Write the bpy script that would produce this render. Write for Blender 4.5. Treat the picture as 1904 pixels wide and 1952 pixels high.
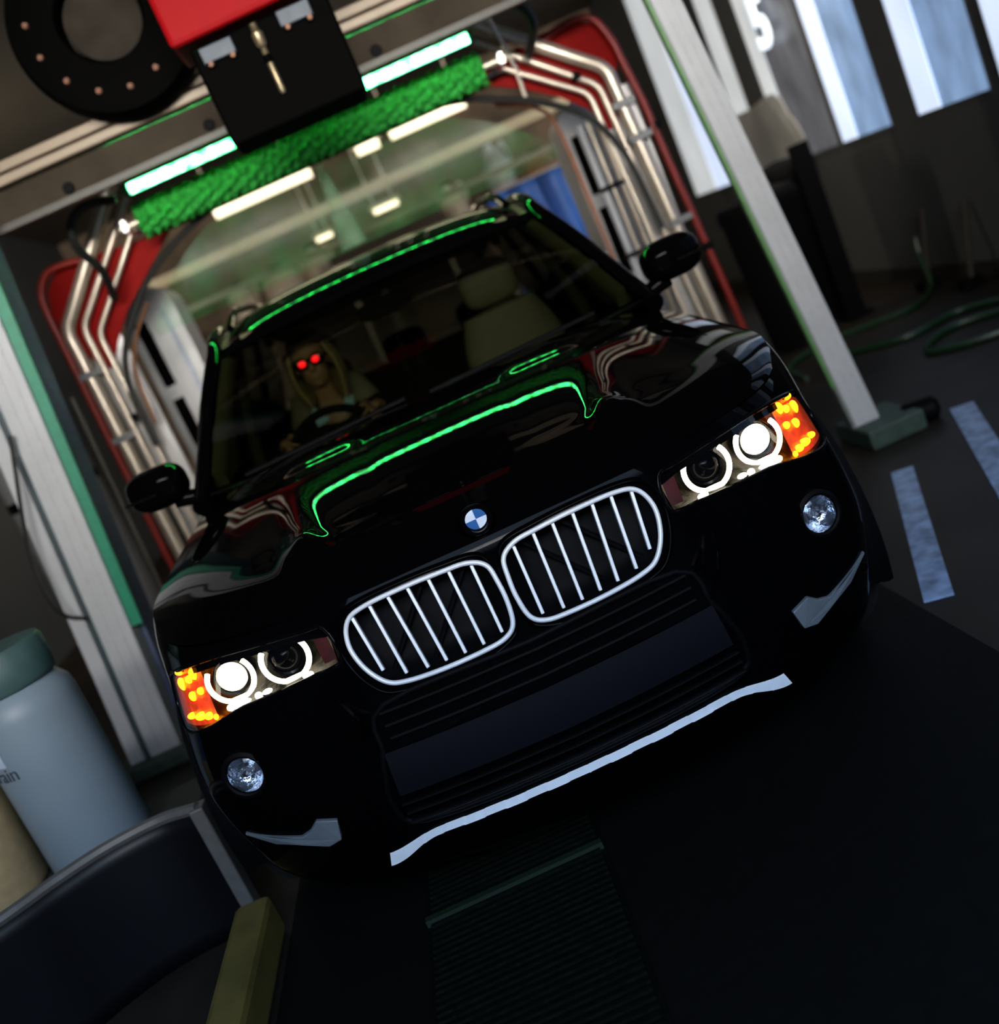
import bpy, bmesh, math, random
from mathutils import Vector, Matrix, Quaternion
random.seed(7)
for o in list(bpy.data.objects): bpy.data.objects.remove(o, do_unlink=True)
S = bpy.context.scene
COL = S.collection
PI = math.pi

# ---------------------------------------------------------------- camera
CAM_LOC = Vector((0.0288, -2.0562, 1.3916))
CR_ = Vector((0.91073, -0.098669, -0.401041)); CU_ = Vector((0.412866, 0.192780, 0.890156)); CF_ = Vector((0.010518, 0.976269, -0.216308))
cam = bpy.data.cameras.new('camera'); camo = bpy.data.objects.new('camera', cam); COL.objects.link(camo)
M3 = Matrix((CR_, CU_, -CF_)).transposed()
camo.matrix_world = Matrix.Translation(CAM_LOC) @ M3.to_4x4()
cam.sensor_fit = 'HORIZONTAL'; cam.sensor_width = 36.0; cam.lens = 36.0*1982.85/1904.0
cam.clip_start = 0.02; cam.clip_end = 100
cam.dof.use_dof = True; cam.dof.focus_distance = 2.30; cam.dof.aperture_fstop = 1.7
S.camera = camo

# ---------------------------------------------------------------- exposure, world, large lights
S.view_settings.view_transform = 'Standard'; S.view_settings.look = 'None'
S.view_settings.exposure = 0.0; S.view_settings.gamma = 1.0; S.view_settings.use_curve_mapping = False
w = bpy.data.worlds.new('overcast_sky'); S.world = w; w.use_nodes = True
nt = w.node_tree; bg = nt.nodes['Background']
# overcast sky; low band darkened to keep reflections in the car front black
tcw = nt.nodes.new('ShaderNodeTexCoord'); sxyz = nt.nodes.new('ShaderNodeSeparateXYZ'); rw = nt.nodes.new('ShaderNodeValToRGB')
nt.links.new(tcw.outputs['Generated'], sxyz.inputs[0]); nt.links.new(sxyz.outputs['Z'], rw.inputs[0]); nt.links.new(rw.outputs[0], bg.inputs[0])
e0, e1 = rw.color_ramp.elements; e0.position = .34; e0.color = (.016, .018, .022, 1); e1.position = .47; e1.color = (.54, .73, 1.0, 1)
bg.inputs[1].default_value = 11

def area(name, loc, rot, sx, sy, power, col):
    l = bpy.data.lights.new(name, 'AREA'); l.shape = 'RECTANGLE'; l.size = sx; l.size_y = sy; l.energy = power; l.color = col
    o = bpy.data.objects.new(name, l); o.location = loc; o.rotation_euler = rot; COL.objects.link(o); return o
# unseen fills added at the side walls to brighten the tunnel back
def aimed(name, loc, target, sx, sy, power, col):
    q = (Vector(target)-Vector(loc)).to_track_quat('-Z', 'Y'); return area(name, loc, q.to_euler(), sx, sy, power, col)
aimed('left_tunnel_fill_light', (-3.1, 5.0, 2.6), (0, 8.6, 1.9), .3, 1.2, 55, (1, .84, .62))
aimed('right_tunnel_fill_light', (3.2, 5.0, 2.6), (0, 8.6, 1.9), .3, 1.2, 55, (1, .84, .62))

dl = aimed('door_fill_light', (0, -3.3, 2.7), (0, 3.4, 2.15), 5.0, .3, 88, (1, .94, .86)); dl.data.spread = math.radians(60)  # added fill from the door side, brightening posts, arch and cowl

# ---------------------------------------------------------------- helpers
def lin(c):
    return tuple((x/12.92 if x <= .04045 else ((x+.055)/1.055)**2.4) for x in [v/255 for v in c])
MATS = {}
def mat(name, col, rough=.5, metal=0, spec=.5, coat=0, coat_rough=.02, emit=None, estr=0, var=.12, scale=30, bump=0, trans=0, alpha=1, ior=1.5, srgb=True):
    if name in MATS: return MATS[name]
    m = bpy.data.materials.new(name); m.use_nodes = True; nt = m.node_tree; n = nt.nodes; b = n['Principled BSDF']
    c = lin(col) if srgb else col
    tc = n.new('ShaderNodeTexCoord'); nz = n.new('ShaderNodeTexNoise'); nz.inputs['Scale'].default_value = scale; nz.inputs['Detail'].default_value = 4
    nt.links.new(tc.outputs['Object'], nz.inputs['Vector'])
    rp = n.new('ShaderNodeValToRGB'); k = var
    rp.color_ramp.elements[0].position = .3; rp.color_ramp.elements[1].position = .7
    rp.color_ramp.elements[0].color = (*[x*(1-k) for x in c], 1); rp.color_ramp.elements[1].color = (*[min(1, x*(1+k)) for x in c], 1)
    nt.links.new(nz.outputs['Fac'], rp.inputs['Fac']); nt.links.new(rp.outputs['Color'], b.inputs['Base Color'])
    b.inputs['Roughness'].default_value = rough; b.inputs['Metallic'].default_value = metal
    b.inputs['Specular IOR Level'].default_value = spec; b.inputs['IOR'].default_value = ior
    b.inputs['Coat IOR'].default_value = 1.10; b.inputs['Coat Weight'].default_value = coat; b.inputs['Coat Roughness'].default_value = coat_rough
    b.inputs['Transmission Weight'].default_value = trans; b.inputs['Alpha'].default_value = alpha
    if emit is not None:
        e = lin(emit) if srgb else emit
        b.inputs['Emission Color'].default_value = (*e, 1); b.inputs['Emission Strength'].default_value = estr
    if bump:
        bp = n.new('ShaderNodeBump'); bp.inputs['Strength'].default_value = bump; bp.inputs['Distance'].default_value = .01
        nt.links.new(nz.outputs['Fac'], bp.inputs['Height']); nt.links.new(bp.outputs['Normal'], b.inputs['Normal'])
    MATS[name] = m; return m
def thin_glass(name, tint, fres=1.5, dirt_haze=0, dirt_haze_col=(1, 1, 1), rough=0.0):
    if name in MATS: return MATS[name]
    m = bpy.data.materials.new(name); m.use_nodes = True; nt = m.node_tree; n = nt.nodes; n.clear()
    out = n.new('ShaderNodeOutputMaterial'); tr = n.new('ShaderNodeBsdfTransparent'); tr.inputs[0].default_value = (*tint, 1)
    gl = n.new('ShaderNodeBsdfGlossy'); gl.inputs['Roughness'].default_value = rough
    fr = n.new('ShaderNodeFresnel'); fr.inputs[0].default_value = fres; mx = n.new('ShaderNodeMixShader')
    base = tr.outputs[0]
    if dirt_haze:
        df = n.new('ShaderNodeBsdfTranslucent'); df.inputs[0].default_value = (*dirt_haze_col, 1)
        d2 = n.new('ShaderNodeBsdfDiffuse'); d2.inputs[0].default_value = (*dirt_haze_col, 1)
        ma = n.new('ShaderNodeMixShader'); ma.inputs[0].default_value = .5
        nt.links.new(df.outputs[0], ma.inputs[1]); nt.links.new(d2.outputs[0], ma.inputs[2])
        tc = n.new('ShaderNodeTexCoord'); nz = n.new('ShaderNodeTexNoise'); nz.inputs['Scale'].default_value = 7; nz.inputs['Detail'].default_value = 5
        nt.links.new(tc.outputs['Object'], nz.inputs['Vector'])
        mr = n.new('ShaderNodeMapRange'); mr.inputs[1].default_value = .35; mr.inputs[2].default_value = .75; mr.inputs[3].default_value = dirt_haze*.35; mr.inputs[4].default_value = dirt_haze*1.6
        nt.links.new(nz.outputs['Fac'], mr.inputs[0])
        mb = n.new('ShaderNodeMixShader'); nt.links.new(mr.outputs[0], mb.inputs[0]); nt.links.new(tr.outputs[0], mb.inputs[1]); nt.links.new(ma.outputs[0], mb.inputs[2])
        base = mb.outputs[0]
    nt.links.new(fr.outputs[0], mx.inputs[0]); nt.links.new(base, mx.inputs[1]); nt.links.new(gl.outputs[0], mx.inputs[2]); nt.links.new(mx.outputs[0], out.inputs[0])
    MATS[name] = m; return m

WORG = {}
def thing(name, label, cat, loc=(0, 0, 0), group=None):
    o = bpy.data.objects.new(name, None); o.empty_display_size = .1; o.location = loc; COL.objects.link(o)
    o['label'] = label; o['category'] = cat
    if group: o['group'] = group
    WORG[o] = Vector(loc); return o
def tag(o, label, cat, group=None, kind=None):
    if label: o['label'] = label
    if cat: o['category'] = cat
    if group: o['group'] = group
    if kind: o['kind'] = kind
    return o
def mk(name, vf, material, parent=None, smooth=True, label=None, subsurf=0, bevel=0, solid=0, edge=40):
    """verts are in world coordinates; links ONE mesh object"""
    V, F = vf
    me = bpy.data.meshes.new(name)
    if parent is not None: org = WORG[parent]
    else:
        xs = [v[0] for v in V]; ys = [v[1] for v in V]; zs = [v[2] for v in V]
        org = Vector(((min(xs)+max(xs))/2, (min(ys)+max(ys))/2, min(zs)))
    me.from_pydata([tuple(Vector(v)-org) for v in V], [], F); me.validate(); 
    bm = bmesh.new(); bm.from_mesh(me); bmesh.ops.recalc_face_normals(bm, faces=bm.faces); bm.to_mesh(me); bm.free()
    me.materials.append(material)
    o = bpy.data.objects.new(name, me); COL.objects.link(o)
    if parent is not None: o.parent = parent
    else: o.location = org
    WORG[o] = org
    if label: o['label'] = label
    if smooth:
        for p in me.polygons: p.use_smooth = True
        try: me.set_sharp_from_angle(angle=math.radians(edge))
        except Exception: pass
    if solid:
        md = o.modifiers.new('solid', 'SOLIDIFY'); md.thickness = solid; md.offset = 0
    if bevel:
        md = o.modifiers.new('bevel', 'BEVEL'); md.width = bevel; md.segments = 2; md.limit_method = 'ANGLE'
    if subsurf:
        md = o.modifiers.new('sub', 'SUBSURF'); md.levels = subsurf; md.render_levels = subsurf
    return o
def struct(name, vf, m, parent=None, **k):
    o = mk(name, vf, m, parent, **k)
    if parent is None: o['kind'] = 'structure'
    return o
def join(*vfs):
    V, F = [], []
    for v, f in vfs:
        n = len(V); V += list(v); F += [tuple(i+n for i in q) for q in f]
    return V, F
def box(x0, x1, y0, y1, z0, z1):
    V = [(x, y, z) for x in (x0, x1) for y in (y0, y1) for z in (z0, z1)]
    return V, [(0, 1, 3, 2), (4, 6, 7, 5), (0, 4, 5, 1), (2, 3, 7, 6), (0, 2, 6, 4), (1, 5, 7, 3)]
def obox(c, size, R=None):
    V, F = box(-size[0]/2, size[0]/2, -size[1]/2, size[1]/2, -size[2]/2, size[2]/2)
    R = R or Matrix.Identity(3); c = Vector(c)
    return [tuple(R @ Vector(v)+c) for v in V], F
def bar(a, b, w, d, up=(0, 1, 0)):
    """rectangular bar from a to b, w across, d along up"""
    a = Vector(a); b = Vector(b); t = (b-a).normalized(); up = Vector(up); s = t.cross(up).normalized(); u = s.cross(t).normalized()
    V = []
    for p in (a, b):
        for i, j in ((-1, -1), (1, -1), (1, 1), (-1, 1)): V.append(tuple(p+s*i*w/2+u*j*d/2))
    return V, [(0, 1, 2, 3), (4, 7, 6, 5), (0, 4, 5, 1), (1, 5, 6, 2), (2, 6, 7, 3), (3, 7, 4, 0)]
def catmull(P, n, closed=False):
    P = [Vector(p) for p in P]; N = len(P); out = []
    segs = N if closed else N-1
    for i in range(segs):
        if closed: p0, p1, p2, p3 = P[(i-1) % N], P[i], P[(i+1) % N], P[(i+2) % N]
        else:
            p1, p2 = P[i], P[i+1]; p0 = P[i-1] if i else p1*2-p2; p3 = P[i+2] if i+2 < N else p2*2-p1
        for k in range(n):
            t = k/n
            out.append(.5*(2*p1+(p2-p0)*t+(2*p0-5*p1+4*p2-p3)*t*t+(3*p1-p0-3*p2+p3)*t**3))
    if not closed: out.append(P[-1])
    return out
def tube(path, r, seg=10, closed=False, ry=None, up=None, caps=True):
    P = [Vector(p) for p in path]; N = len(P); V = []; F = []
    ry = ry or r
    nrm = None
    for i in range(N):
        if closed: t = P[(i+1) % N]-P[i-1]
        else: t = P[min(i+1, N-1)]-P[max(i-1, 0)]
        t = t.normalized() if t.length > 1e-9 else Vector((0, 0, 1))
        if up is not None: nrm = Vector(up)-t*t.dot(Vector(up))
        elif nrm is None:
            a = Vector((0, 0, 1)) if abs(t.z) < .9 else Vector((0, 1, 0)); nrm = a-t*a.dot(t)
        else: nrm = nrm-t*nrm.dot(t)
        nrm.normalize(); bn = t.cross(nrm)
        rr = r[i] if isinstance(r, (list, tuple)) else r; r2 = ry[i] if isinstance(ry, (list, tuple)) else ry
        for k in range(seg):
            a = 2*PI*k/seg; V.append(tuple(P[i]+nrm*math.cos(a)*rr+bn*math.sin(a)*r2))
    for i in range(N if closed else N-1):
        j = (i+1) % N
        for k in range(seg): F.append((i*seg+k, i*seg+(k+1) % seg, j*seg+(k+1) % seg, j*seg+k))
    if not closed and caps: F += [tuple(range(seg))[::-1], tuple((N-1)*seg+k for k in range(seg))]
    return V, F
def lathe(prof, c, axis=(0, 0, 1), seg=32, xref=None, caps=None):
    ax = Vector(axis).normalized(); c = Vector(c)
    a = Vector(xref) if xref else (Vector((1, 0, 0)) if abs(ax.x) < .9 else Vector((0, 1, 0)))
    a = (a-ax*a.dot(ax)).normalized(); b = ax.cross(a); V = []; F = []
    for r, h in prof:
        for k in range(seg):
            t = 2*PI*k/seg; V.append(tuple(c+ax*h+a*math.cos(t)*r+b*math.sin(t)*r))
    for i in range(len(prof)-1):
        for k in range(seg): F.append((i*seg+k, i*seg+(k+1) % seg, (i+1)*seg+(k+1) % seg, (i+1)*seg+k))
    if caps is None: caps = not (prof[0][0] > 1e-6 and prof[-1][0] > 1e-6 and abs(prof[0][0]-prof[-1][0]) < .012)
    if prof[0][0] > 1e-6 and caps: F.append(tuple(range(seg))[::-1])
    if prof[-1][0] > 1e-6 and caps: F.append(tuple((len(prof)-1)*seg+k for k in range(seg)))
    return V, F
def ellip(c, r, nu=20, nv=12, R=None, p=1.0):
    """superellipsoid; p<1 boxier"""
    V = []; F = []; c = Vector(c); R = R or Matrix.Identity(3)
    sp = lambda v: math.copysign(abs(v)**p, v)
    for i in range(nv+1):
        a = -PI/2+PI*i/nv
        for k in range(nu):
            t = 2*PI*k/nu
            V.append(tuple(c+R @ Vector((r[0]*sp(math.cos(a))*sp(math.cos(t)), r[1]*sp(math.cos(a))*sp(math.sin(t)), r[2]*sp(math.sin(a))))))
    for i in range(nv):
        for k in range(nu): F.append((i*nu+k, i*nu+(k+1) % nu, (i+1)*nu+(k+1) % nu, (i+1)*nu+k))
    return V, F
def grid(fn, nu, nv, keep=None):
    V = []; F = []
    for j in range(nv+1):
        for i in range(nu+1): V.append(tuple(fn(i/nu, j/nv)))
    for j in range(nv):
        for i in range(nu):
            a = j*(nu+1)+i; q = (a, a+1, a+nu+2, a+nu+1)
            if keep is None or keep([V[k] for k in q]): F.append(q)
    return V, F
def prism(poly, d, off):
    """poly: world points (one face); extruded by vector off"""
    n = len(poly); off = Vector(off)
    V = [tuple(p) for p in poly]+[tuple(Vector(p)+off) for p in poly]
    F = [tuple(range(n)), tuple(range(2*n-1, n-1, -1))]+[(i, (i+1) % n, n+(i+1) % n, n+i) for i in range(n)]
    return V, F
def hermite(xs, ys):
    n = len(xs); h = [xs[i+1]-xs[i] for i in range(n-1)]; d = [(ys[i+1]-ys[i])/h[i] for i in range(n-1)]
    m = [d[0]]+[(d[i-1]*h[i]+d[i]*h[i-1])/(h[i]+h[i-1]) for i in range(1, n-1)]+[d[-1]]
    def f(x):
        if x <= xs[0]: return ys[0]+m[0]*(x-xs[0])
        if x >= xs[-1]: return ys[-1]+m[-1]*(x-xs[-1])
        i = 0
        while x > xs[i+1]: i += 1
        t = (x-xs[i])/h[i]
        return ys[i]*(1+2*t)*(1-t)**2+m[i]*h[i]*t*(1-t)**2+ys[i+1]*t*t*(3-2*t)+m[i+1]*h[i]*t*t*(t-1)
    return f
def sstep(a, b, x):
    t = max(0, min(1, (x-a)/(b-a))); return t*t*(3-2*t)
def clean(vf):
    V, F = vf; used = sorted({i for f in F for i in f}); mp = {k: i for i, k in enumerate(used)}
    return [V[k] for k in used], [tuple(mp[i] for i in f) for f in F]
def mirx(vf): return [(-x, y, z) for x, y, z in vf[0]], [tuple(reversed(f)) for f in vf[1]]
def inpoly(x, y, P):
    c = False; n = len(P)
    for i in range(n):
        x1, y1 = P[i]; x2, y2 = P[i-1]
        if (y1 > y) != (y2 > y) and x < (x2-x1)*(y-y1)/(y2-y1)+x1: c = not c
    return c
def evaluated(o):
    dg = bpy.context.evaluated_depsgraph_get(); dg.update()
    return bpy.data.meshes.new_from_object(o.evaluated_get(dg))

# ---------------------------------------------------------------- materials
BLACK = mat('black_paint', (3, 3, 4), .6, 0, 0, 1.0, .0, var=.05)
PLASTIC = mat('black_plastic', (4, 4, 6), .6, 0, .08, var=.2)
PANEL = mat('number_panel_plastic', (10, 10, 17), .6, 0, .12, var=.1)
CHROME = mat('chrome', (225, 228, 235), .08, 1, var=.02)
SATIN = mat('satin_silver', (226, 229, 236), .4, .15, .6, var=.04)
SILVERP = mat('silver_paint', (132, 140, 148), .35, .5, var=.05)
RUBBER = mat('rubber', (10, 10, 10), .8, var=.2, bump=.2)
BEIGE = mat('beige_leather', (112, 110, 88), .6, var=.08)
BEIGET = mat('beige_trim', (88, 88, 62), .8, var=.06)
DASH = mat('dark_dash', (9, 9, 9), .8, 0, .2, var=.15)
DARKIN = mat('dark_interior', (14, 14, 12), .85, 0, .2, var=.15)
WGLASS = thin_glass('windscreen_glass', (.26, .275, .22), 1.12)
SGLASS = thin_glass('tinted_glass', (.30, .33, .33), 1.5)
LENS = thin_glass('clear_lens', (.96, .97, .98), 1.45)
LAMPBLK = mat('lamp_black', (5, 5, 7), .6, 0, 0, 1, var=.05)
LAMPCHR = mat('lamp_chrome', (46, 43, 39), .3, 1, var=.1, scale=60, bump=.15)
HALO = mat('halo_light', (255, 250, 235), .3, emit=(255, 244, 214), estr=5)
XENON = mat('lamp_light', (255, 250, 235), .3, emit=(255, 246, 222), estr=4)
AMBER = mat('amber_lens', (190, 75, 45), .25, 0, .6, 1, emit=(190, 60, 30), estr=.55, var=.5, scale=45)
AMBERL = mat('amber_light', (255, 150, 20), .3, emit=(255, 138, 12), estr=9)
REDREF = mat('side_reflector_red', (62, 12, 12), .3, 0, .3, .3, var=.3)
WHITEM = mat('white_enamel', (166, 170, 176), .35, .0, .5, var=.06, scale=6)
ALU = mat('brushed_aluminium', (190, 190, 190), .3, .85, var=.1, scale=12)
STEEL = mat('polished_steel_tube', (208, 198, 182), .36, .75, var=.06)
REDP = mat('red_powder_coat', (142, 4, 12), .5, 0, .12, 0, .2, var=.05)
REDPLATE = mat('dark_red_plate', (124, 6, 3), .6, 0, .08, var=.06)
REDHOSE = mat('red_hose_rubber', (128, 22, 12), .45, var=.1)
BLKHOUS = mat('black_housing', (1, 1, 1), .7, 0, .03, var=.2)
HOSEBLK = mat('black_hose_rubber', (14, 16, 14), .5, var=.1)
LEDM = mat('green_led', (30, 255, 110), .3, emit=(.016, 1.0, .11), estr=46, srgb=False)
LEDH = mat('led_strip_lens', (120, 230, 150), .3, emit=(.01, .8, .2), estr=.75, srgb=False)
BRUSH = mat('green_foam_bristle', (44, 150, 58), .8, 0, .2, var=.55, scale=40, bump=.6)

# ================================================================= SETTING
CONC = mat('floor_concrete', (31, 27, 23), .5, 0, .15, var=.45, scale=3.5, bump=.08)
WALLD = mat('dark_wall_paint', (66, 70, 73), .7, var=.08, scale=2)
WALLB = mat('back_wall_grime', (112, 96, 80), .8, var=.45, scale=2.2)
CEIL = mat('ceiling_paint', (52, 49, 44), .8, var=.12, scale=2)
X0, X1, Y0, Y1, ZC = -3.4, 3.7, -3.6, 11.5, 3.7
struct('floor', box(X0-.2, X1+.2, Y0-.2, Y1+.2, -.12, 0), CONC, smooth=False)
struct('ceiling', box(X0-.2, X1+.2, Y0-.2, Y1+.2, ZC, ZC+.12), CEIL, smooth=False)
struct('wall_left', box(X0-.2, X0, Y0, Y1, 0, ZC), WALLD, smooth=False)
struct('wall_back', box(X0, X1, Y1, Y1+.2, 0, ZC), WALLB, smooth=False)
# the open bay door behind the camera: jambs and lintel only
struct('wall_front', join(box(X0, -2.6, Y0-.2, Y0, 0, ZC), box(2.8, X1, Y0-.2, Y0, 0, ZC), box(-2.6, 2.8, Y0-.2, Y0, 3.62, ZC)), WALLD, smooth=False)
# right wall: solid dado, header, pillars; light panels between
WY = [(-1.30, -.30), (.10, 1.10), (1.50, 2.60), (3.00, 3.90), (4.01, 4.87), (5.23, 6.05), (6.12, 7.20), (7.62, 8.05), (8.70, 10.0)]  # first three windows are unseen, added for bluish side light on the car
solid = [box(X1, X1+.2, Y0, Y1, 0, 1.12), box(X1, X1+.2, Y0, Y1, 3.4, ZC), box(X1, X1+.2, Y0, WY[0][0], 1.12, 3.4), box(X1, X1+.2, 10.0, Y1, 1.12, 3.4)]
for a, b in zip(WY[:-1], WY[1:]): solid.append(box(X1, X1+.2, a[1], b[0], 1.12, 3.4))
struct('wall_right', join(*solid), WALLD, smooth=False)
def panel_mat(name, col, s, var, scale):
    m = bpy.data.materials.new(name); m.use_nodes = True; nt = m.node_tree; n = nt.nodes; b = n['Principled BSDF']
    tc = n.new('ShaderNodeTexCoord'); mp = n.new('ShaderNodeMapping'); mp.inputs['Scale'].default_value = (1, 2.2, .8)
    nz = n.new('ShaderNodeTexNoise'); nz.inputs['Scale'].default_value = scale; nz.inputs['Detail'].default_value = 6
    rp = n.new('ShaderNodeValToRGB'); c = lin(col)
    rp.color_ramp.elements[0].position = .3; rp.color_ramp.elements[1].position = .72
    rp.color_ramp.elements[0].color = (*[x*(1-var) for x in c], 1); rp.color_ramp.elements[1].color = (*[min(1, x*(1+var)) for x in c], 1)
    nt.links.new(tc.outputs['Object'], mp.inputs[0]); nt.links.new(mp.outputs[0], nz.inputs['Vector']); nt.links.new(nz.outputs['Fac'], rp.inputs[0])
    nt.links.new(rp.outputs[0], b.inputs['Base Color']); nt.links.new(rp.outputs[0], b.inputs['Emission Color'])
    b.inputs['Emission Strength'].default_value = s; b.inputs['Roughness'].default_value = .35
    return m
PW = panel_mat('daylit_white_panel', (196, 210, 236), 1.15, .08, 2)
PB = panel_mat('daylit_frosted_pane', (116, 142, 178), 1.1, .38, 2.2)
PD = panel_mat('dim_frosted_pane', (84, 86, 92), .8, .35, 3)
PWM = panel_mat('daylit_ivory_panel', (184, 188, 190), 1.05, .1, 2)
# (y0,y1,material) strips of every window
STR = [[(-.55, -.30, PW), (-1.30, -.56, PB)], [(.80, 1.10, PW), (.10, .79, PB)], [(2.28, 2.60, PW), (1.50, 2.27, PB)],
       [(3.56, 3.9, PW), (3.0, 3.55, PB)], [(4.58, 4.87, PW), (4.01, 4.57, PB)], [(5.79, 6.05, PW), (5.23, 5.78, PB)],
       [(6.92, 7.20, PWM), (6.12, 6.91, PD)], [(7.62, 8.05, PWM)], [(9.25, 10.0, PWM), (8.7, 9.24, PW)]]
for i, ss in enumerate(STR):
    y0, y1 = WY[i]
    fr = struct('window_%d' % (i+1), join(box(X1-.008, X1+.1, y0, y0+.010, 1.12, 3.4), box(X1-.008, X1+.1, y1-.010, y1, 1.12, 3.4), box(X1-.008, X1+.1, y0, y1, 1.10, 1.13), box(X1-.008, X1+.1, y0, y1, 3.38, 3.4)), WALLD, smooth=False)
    for a, b, m in ss: mk('window_pane', box(X1-.004, X1+.03, a+.006, b-.006, 1.13, 3.38), m, fr, smooth=False)
struct('baseboard_right', box(X1-.03, X1, Y0, Y1, 0, .1), mat('dark_skirting', (22, 20, 18), .7), smooth=False)

struct('added_lane_mat', box(-.92, 1.06, -3.3, 3.3, -.05, .003), mat('added_lane_mat_black', (3, 4, 4), .7, 0, .12, var=.4, scale=30, bump=.2), smooth=False)  # black lane mat, added to darken the floor around the car
# painted lines on the floor
LINEM = mat('worn_floor_paint', (128, 146, 178), .6, var=.5, scale=14)
def fline(a, b, wd): 
    a = Vector(a); b = Vector(b); t = (b-a).normalized(); s = Vector((-t.y, t.x, 0))*wd/2
    return prism([a-s, b-s, b+s, a+s], 0, (0, 0, .006))
tag(mk('floor_marking', fline((1.60, 1.86, 0), (1.12, .72, 0), .085), LINEM, smooth=False), 'worn blue white line painted on the floor nearest the car, running to the right post', 'floor marking', 'painted floor lines')
tag(mk('floor_marking', fline((2.12, 2.30, 0), (1.66, 1.18, 0), .10), LINEM, smooth=False), 'worn pale blue line on the floor farther right, away from the car', 'floor marking', 'painted floor lines')

# ================================================================= CAR
car = thing('car', 'glossy black suv with lit headlamps and twin chrome grilles in the car wash', 'car')
PL = [(0, 0), (.2, .012), (.4, .042), (.55, .085), (.68, .145), (.78, .22), (.85, .31), (.893, .43), (.922, .62), (.938, .85), (.942, 1.3), (.942, 2.0), (.942, 2.7), (.935, 3.4), (.915, 4.0), (.87, 4.35), (.76, 4.53), (.5, 4.62), (0, 4.65)]
PLC = catmull([(x, y, 0) for x, y in PL], 40)
PN = []
for i, p in enumerate(PLC):
    t = (PLC[min(i+1, len(PLC)-1)]-PLC[max(i-1, 0)]).normalized(); PN.append(Vector((-t.y, t.x, 0)))
PN[0] = Vector((0, 1, 0)); PN[-1] = Vector((0, -1, 0))
insF = hermite([.10, .16, .22, .28, .34, .42, .5, .58, .66, .74, .82, .88, .92, .96], [.2, .15, .09, .05, .03, .01, 0, .005, .02, .04, .065, .085, .11, .16])
insS = hermite([.16, .25, .35, .45, .6, .75, .85, .92, 1.0, 1.1], [.14, .09, .04, .02, .006, 0, .008, .03, .072, .12])
def inset(y, z):
    k = sstep(.28, .75, y); return insF(z)*(1-k)+insS(z)*k
Ttop = hermite([0, .1, .3, .45, .7, 1.0, 1.4, 2.0, 3.0, 4.0, 4.65], [.88, .88, .885, .895, .93, .965, 1.01, 1.05, 1.08, 1.10, 1.10])
def belt(i, z):
    p = PLC[i]; q = p+PN[i]*inset(p.y, z); return Vector((q.x, q.y, z))
def F_(x, z):
    """front surface y at (x,z)"""
    x = abs(x); pv = None
    for i in range(0, 460, 2):
        q = belt(i, z)
        if pv is not None and q.x >= x: 
            t = (x-pv.x)/max(1e-6, q.x-pv.x); return pv.y+(q.y-pv.y)*t
        pv = q
    return pv.y
LAMP_T = [(.394, .838), (.444, .846), (.557, .852), (.66, .853), (.74, .845), (.80, .828), (.838, .800)]
LAMP_B = [(.388, .760), (.45, .752), (.517, .745), (.59, .739), (.66, .730), (.764, .700), (.846, .694)]
LAMP_POLY = LAMP_T+LAMP_B[::-1]
KID = [(.020, .83), (.055, .850), (.11, .8545), (.19, .8565), (.29, .852), (.338, .836), (.357, .79), (.345, .735), (.313, .692), (.27, .678), (.19, .673), (.10, .674), (.048, .680), (.020, .700), (.011, .745), (.012, .79)]
def shrink(P, d):
    cx = sum(p[0] for p in P)/len(P); cz = sum(p[1] for p in P)/len(P)
    return [(cx+(x-cx)*(1-d/max(.02, math.hypot(x-cx, z-cz))), cz+(z-cz)*(1-d/max(.02, math.hypot(x-cx, z-cz)))) for x, z in P]
LH = shrink(LAMP_POLY, .003); KH = shrink(KID, -.004)
WH = [(.87, .37), (3.68, .37)]
# rows of the belt skin
NI = list(range(0, 460, 3))+list(range(460, len(PLC), 4))
if NI[-1] != len(PLC)-1: NI.append(len(PLC)-1)
NZ = 64
VV = []
for i in NI:
    tz = Ttop(belt(i, .88).y)
    VV.append([belt(i, .17+(tz-.17)*j/NZ) for j in range(NZ+1)])
groups = {'front_bumper': [], 'fender': [], 'front_door': [], 'rear_door': [], 'quarter_panel': [], 'rear_bumper': []}
for a in range(len(NI)-1):
    for j in range(NZ):
        q = [VV[a][j], VV[a+1][j], VV[a+1][j+1], VV[a][j+1]]; c = sum(q, Vector())/4
        if c.y < .9 and inpoly(c.x, c.z, LH): continue
        if c.y < .3 and inpoly(c.x, c.z, KH): continue
        if c.y < .5 and math.hypot(c.x-.708, c.z-.590) < .047: continue
        if c.x > .5 and any(math.hypot(c.y-wy, c.z-wz) < .41 for wy, wz in WH): continue
        k = 'front_bumper' if c.y < .50 else 'fender' if c.y < 1.40 else 'front_door' if c.y < 2.45 else 'rear_door' if c.y < 3.30 else 'quarter_panel' if c.y < 4.3 else 'rear_bumper'
        groups[k].append(q)
def weld(qs):
    V = []; idx = {}; F = []
    for q in qs:
        f = []
        for p in q:
            k = (round(p.x, 5), round(p.y, 5), round(p.z, 5))
            if k not in idx: idx[k] = len(V); V.append(tuple(p))
            if idx[k] not in f: f.append(idx[k])
        if len(f) > 2: F.append(tuple(f))
    return V, F
for k, qs in groups.items():
    h = weld(qs)
    if k in ('front_bumper', 'rear_bumper'):
        both = weld(qs+[[Vector((-p.x, p.y, p.z)) for p in reversed(q)] for q in qs]); mk(k, both, BLACK, car, edge=60)
    else:
        mk(k, h, BLACK, car, edge=60); mk(k, mirx(h), BLACK, car, edge=60)
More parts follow.
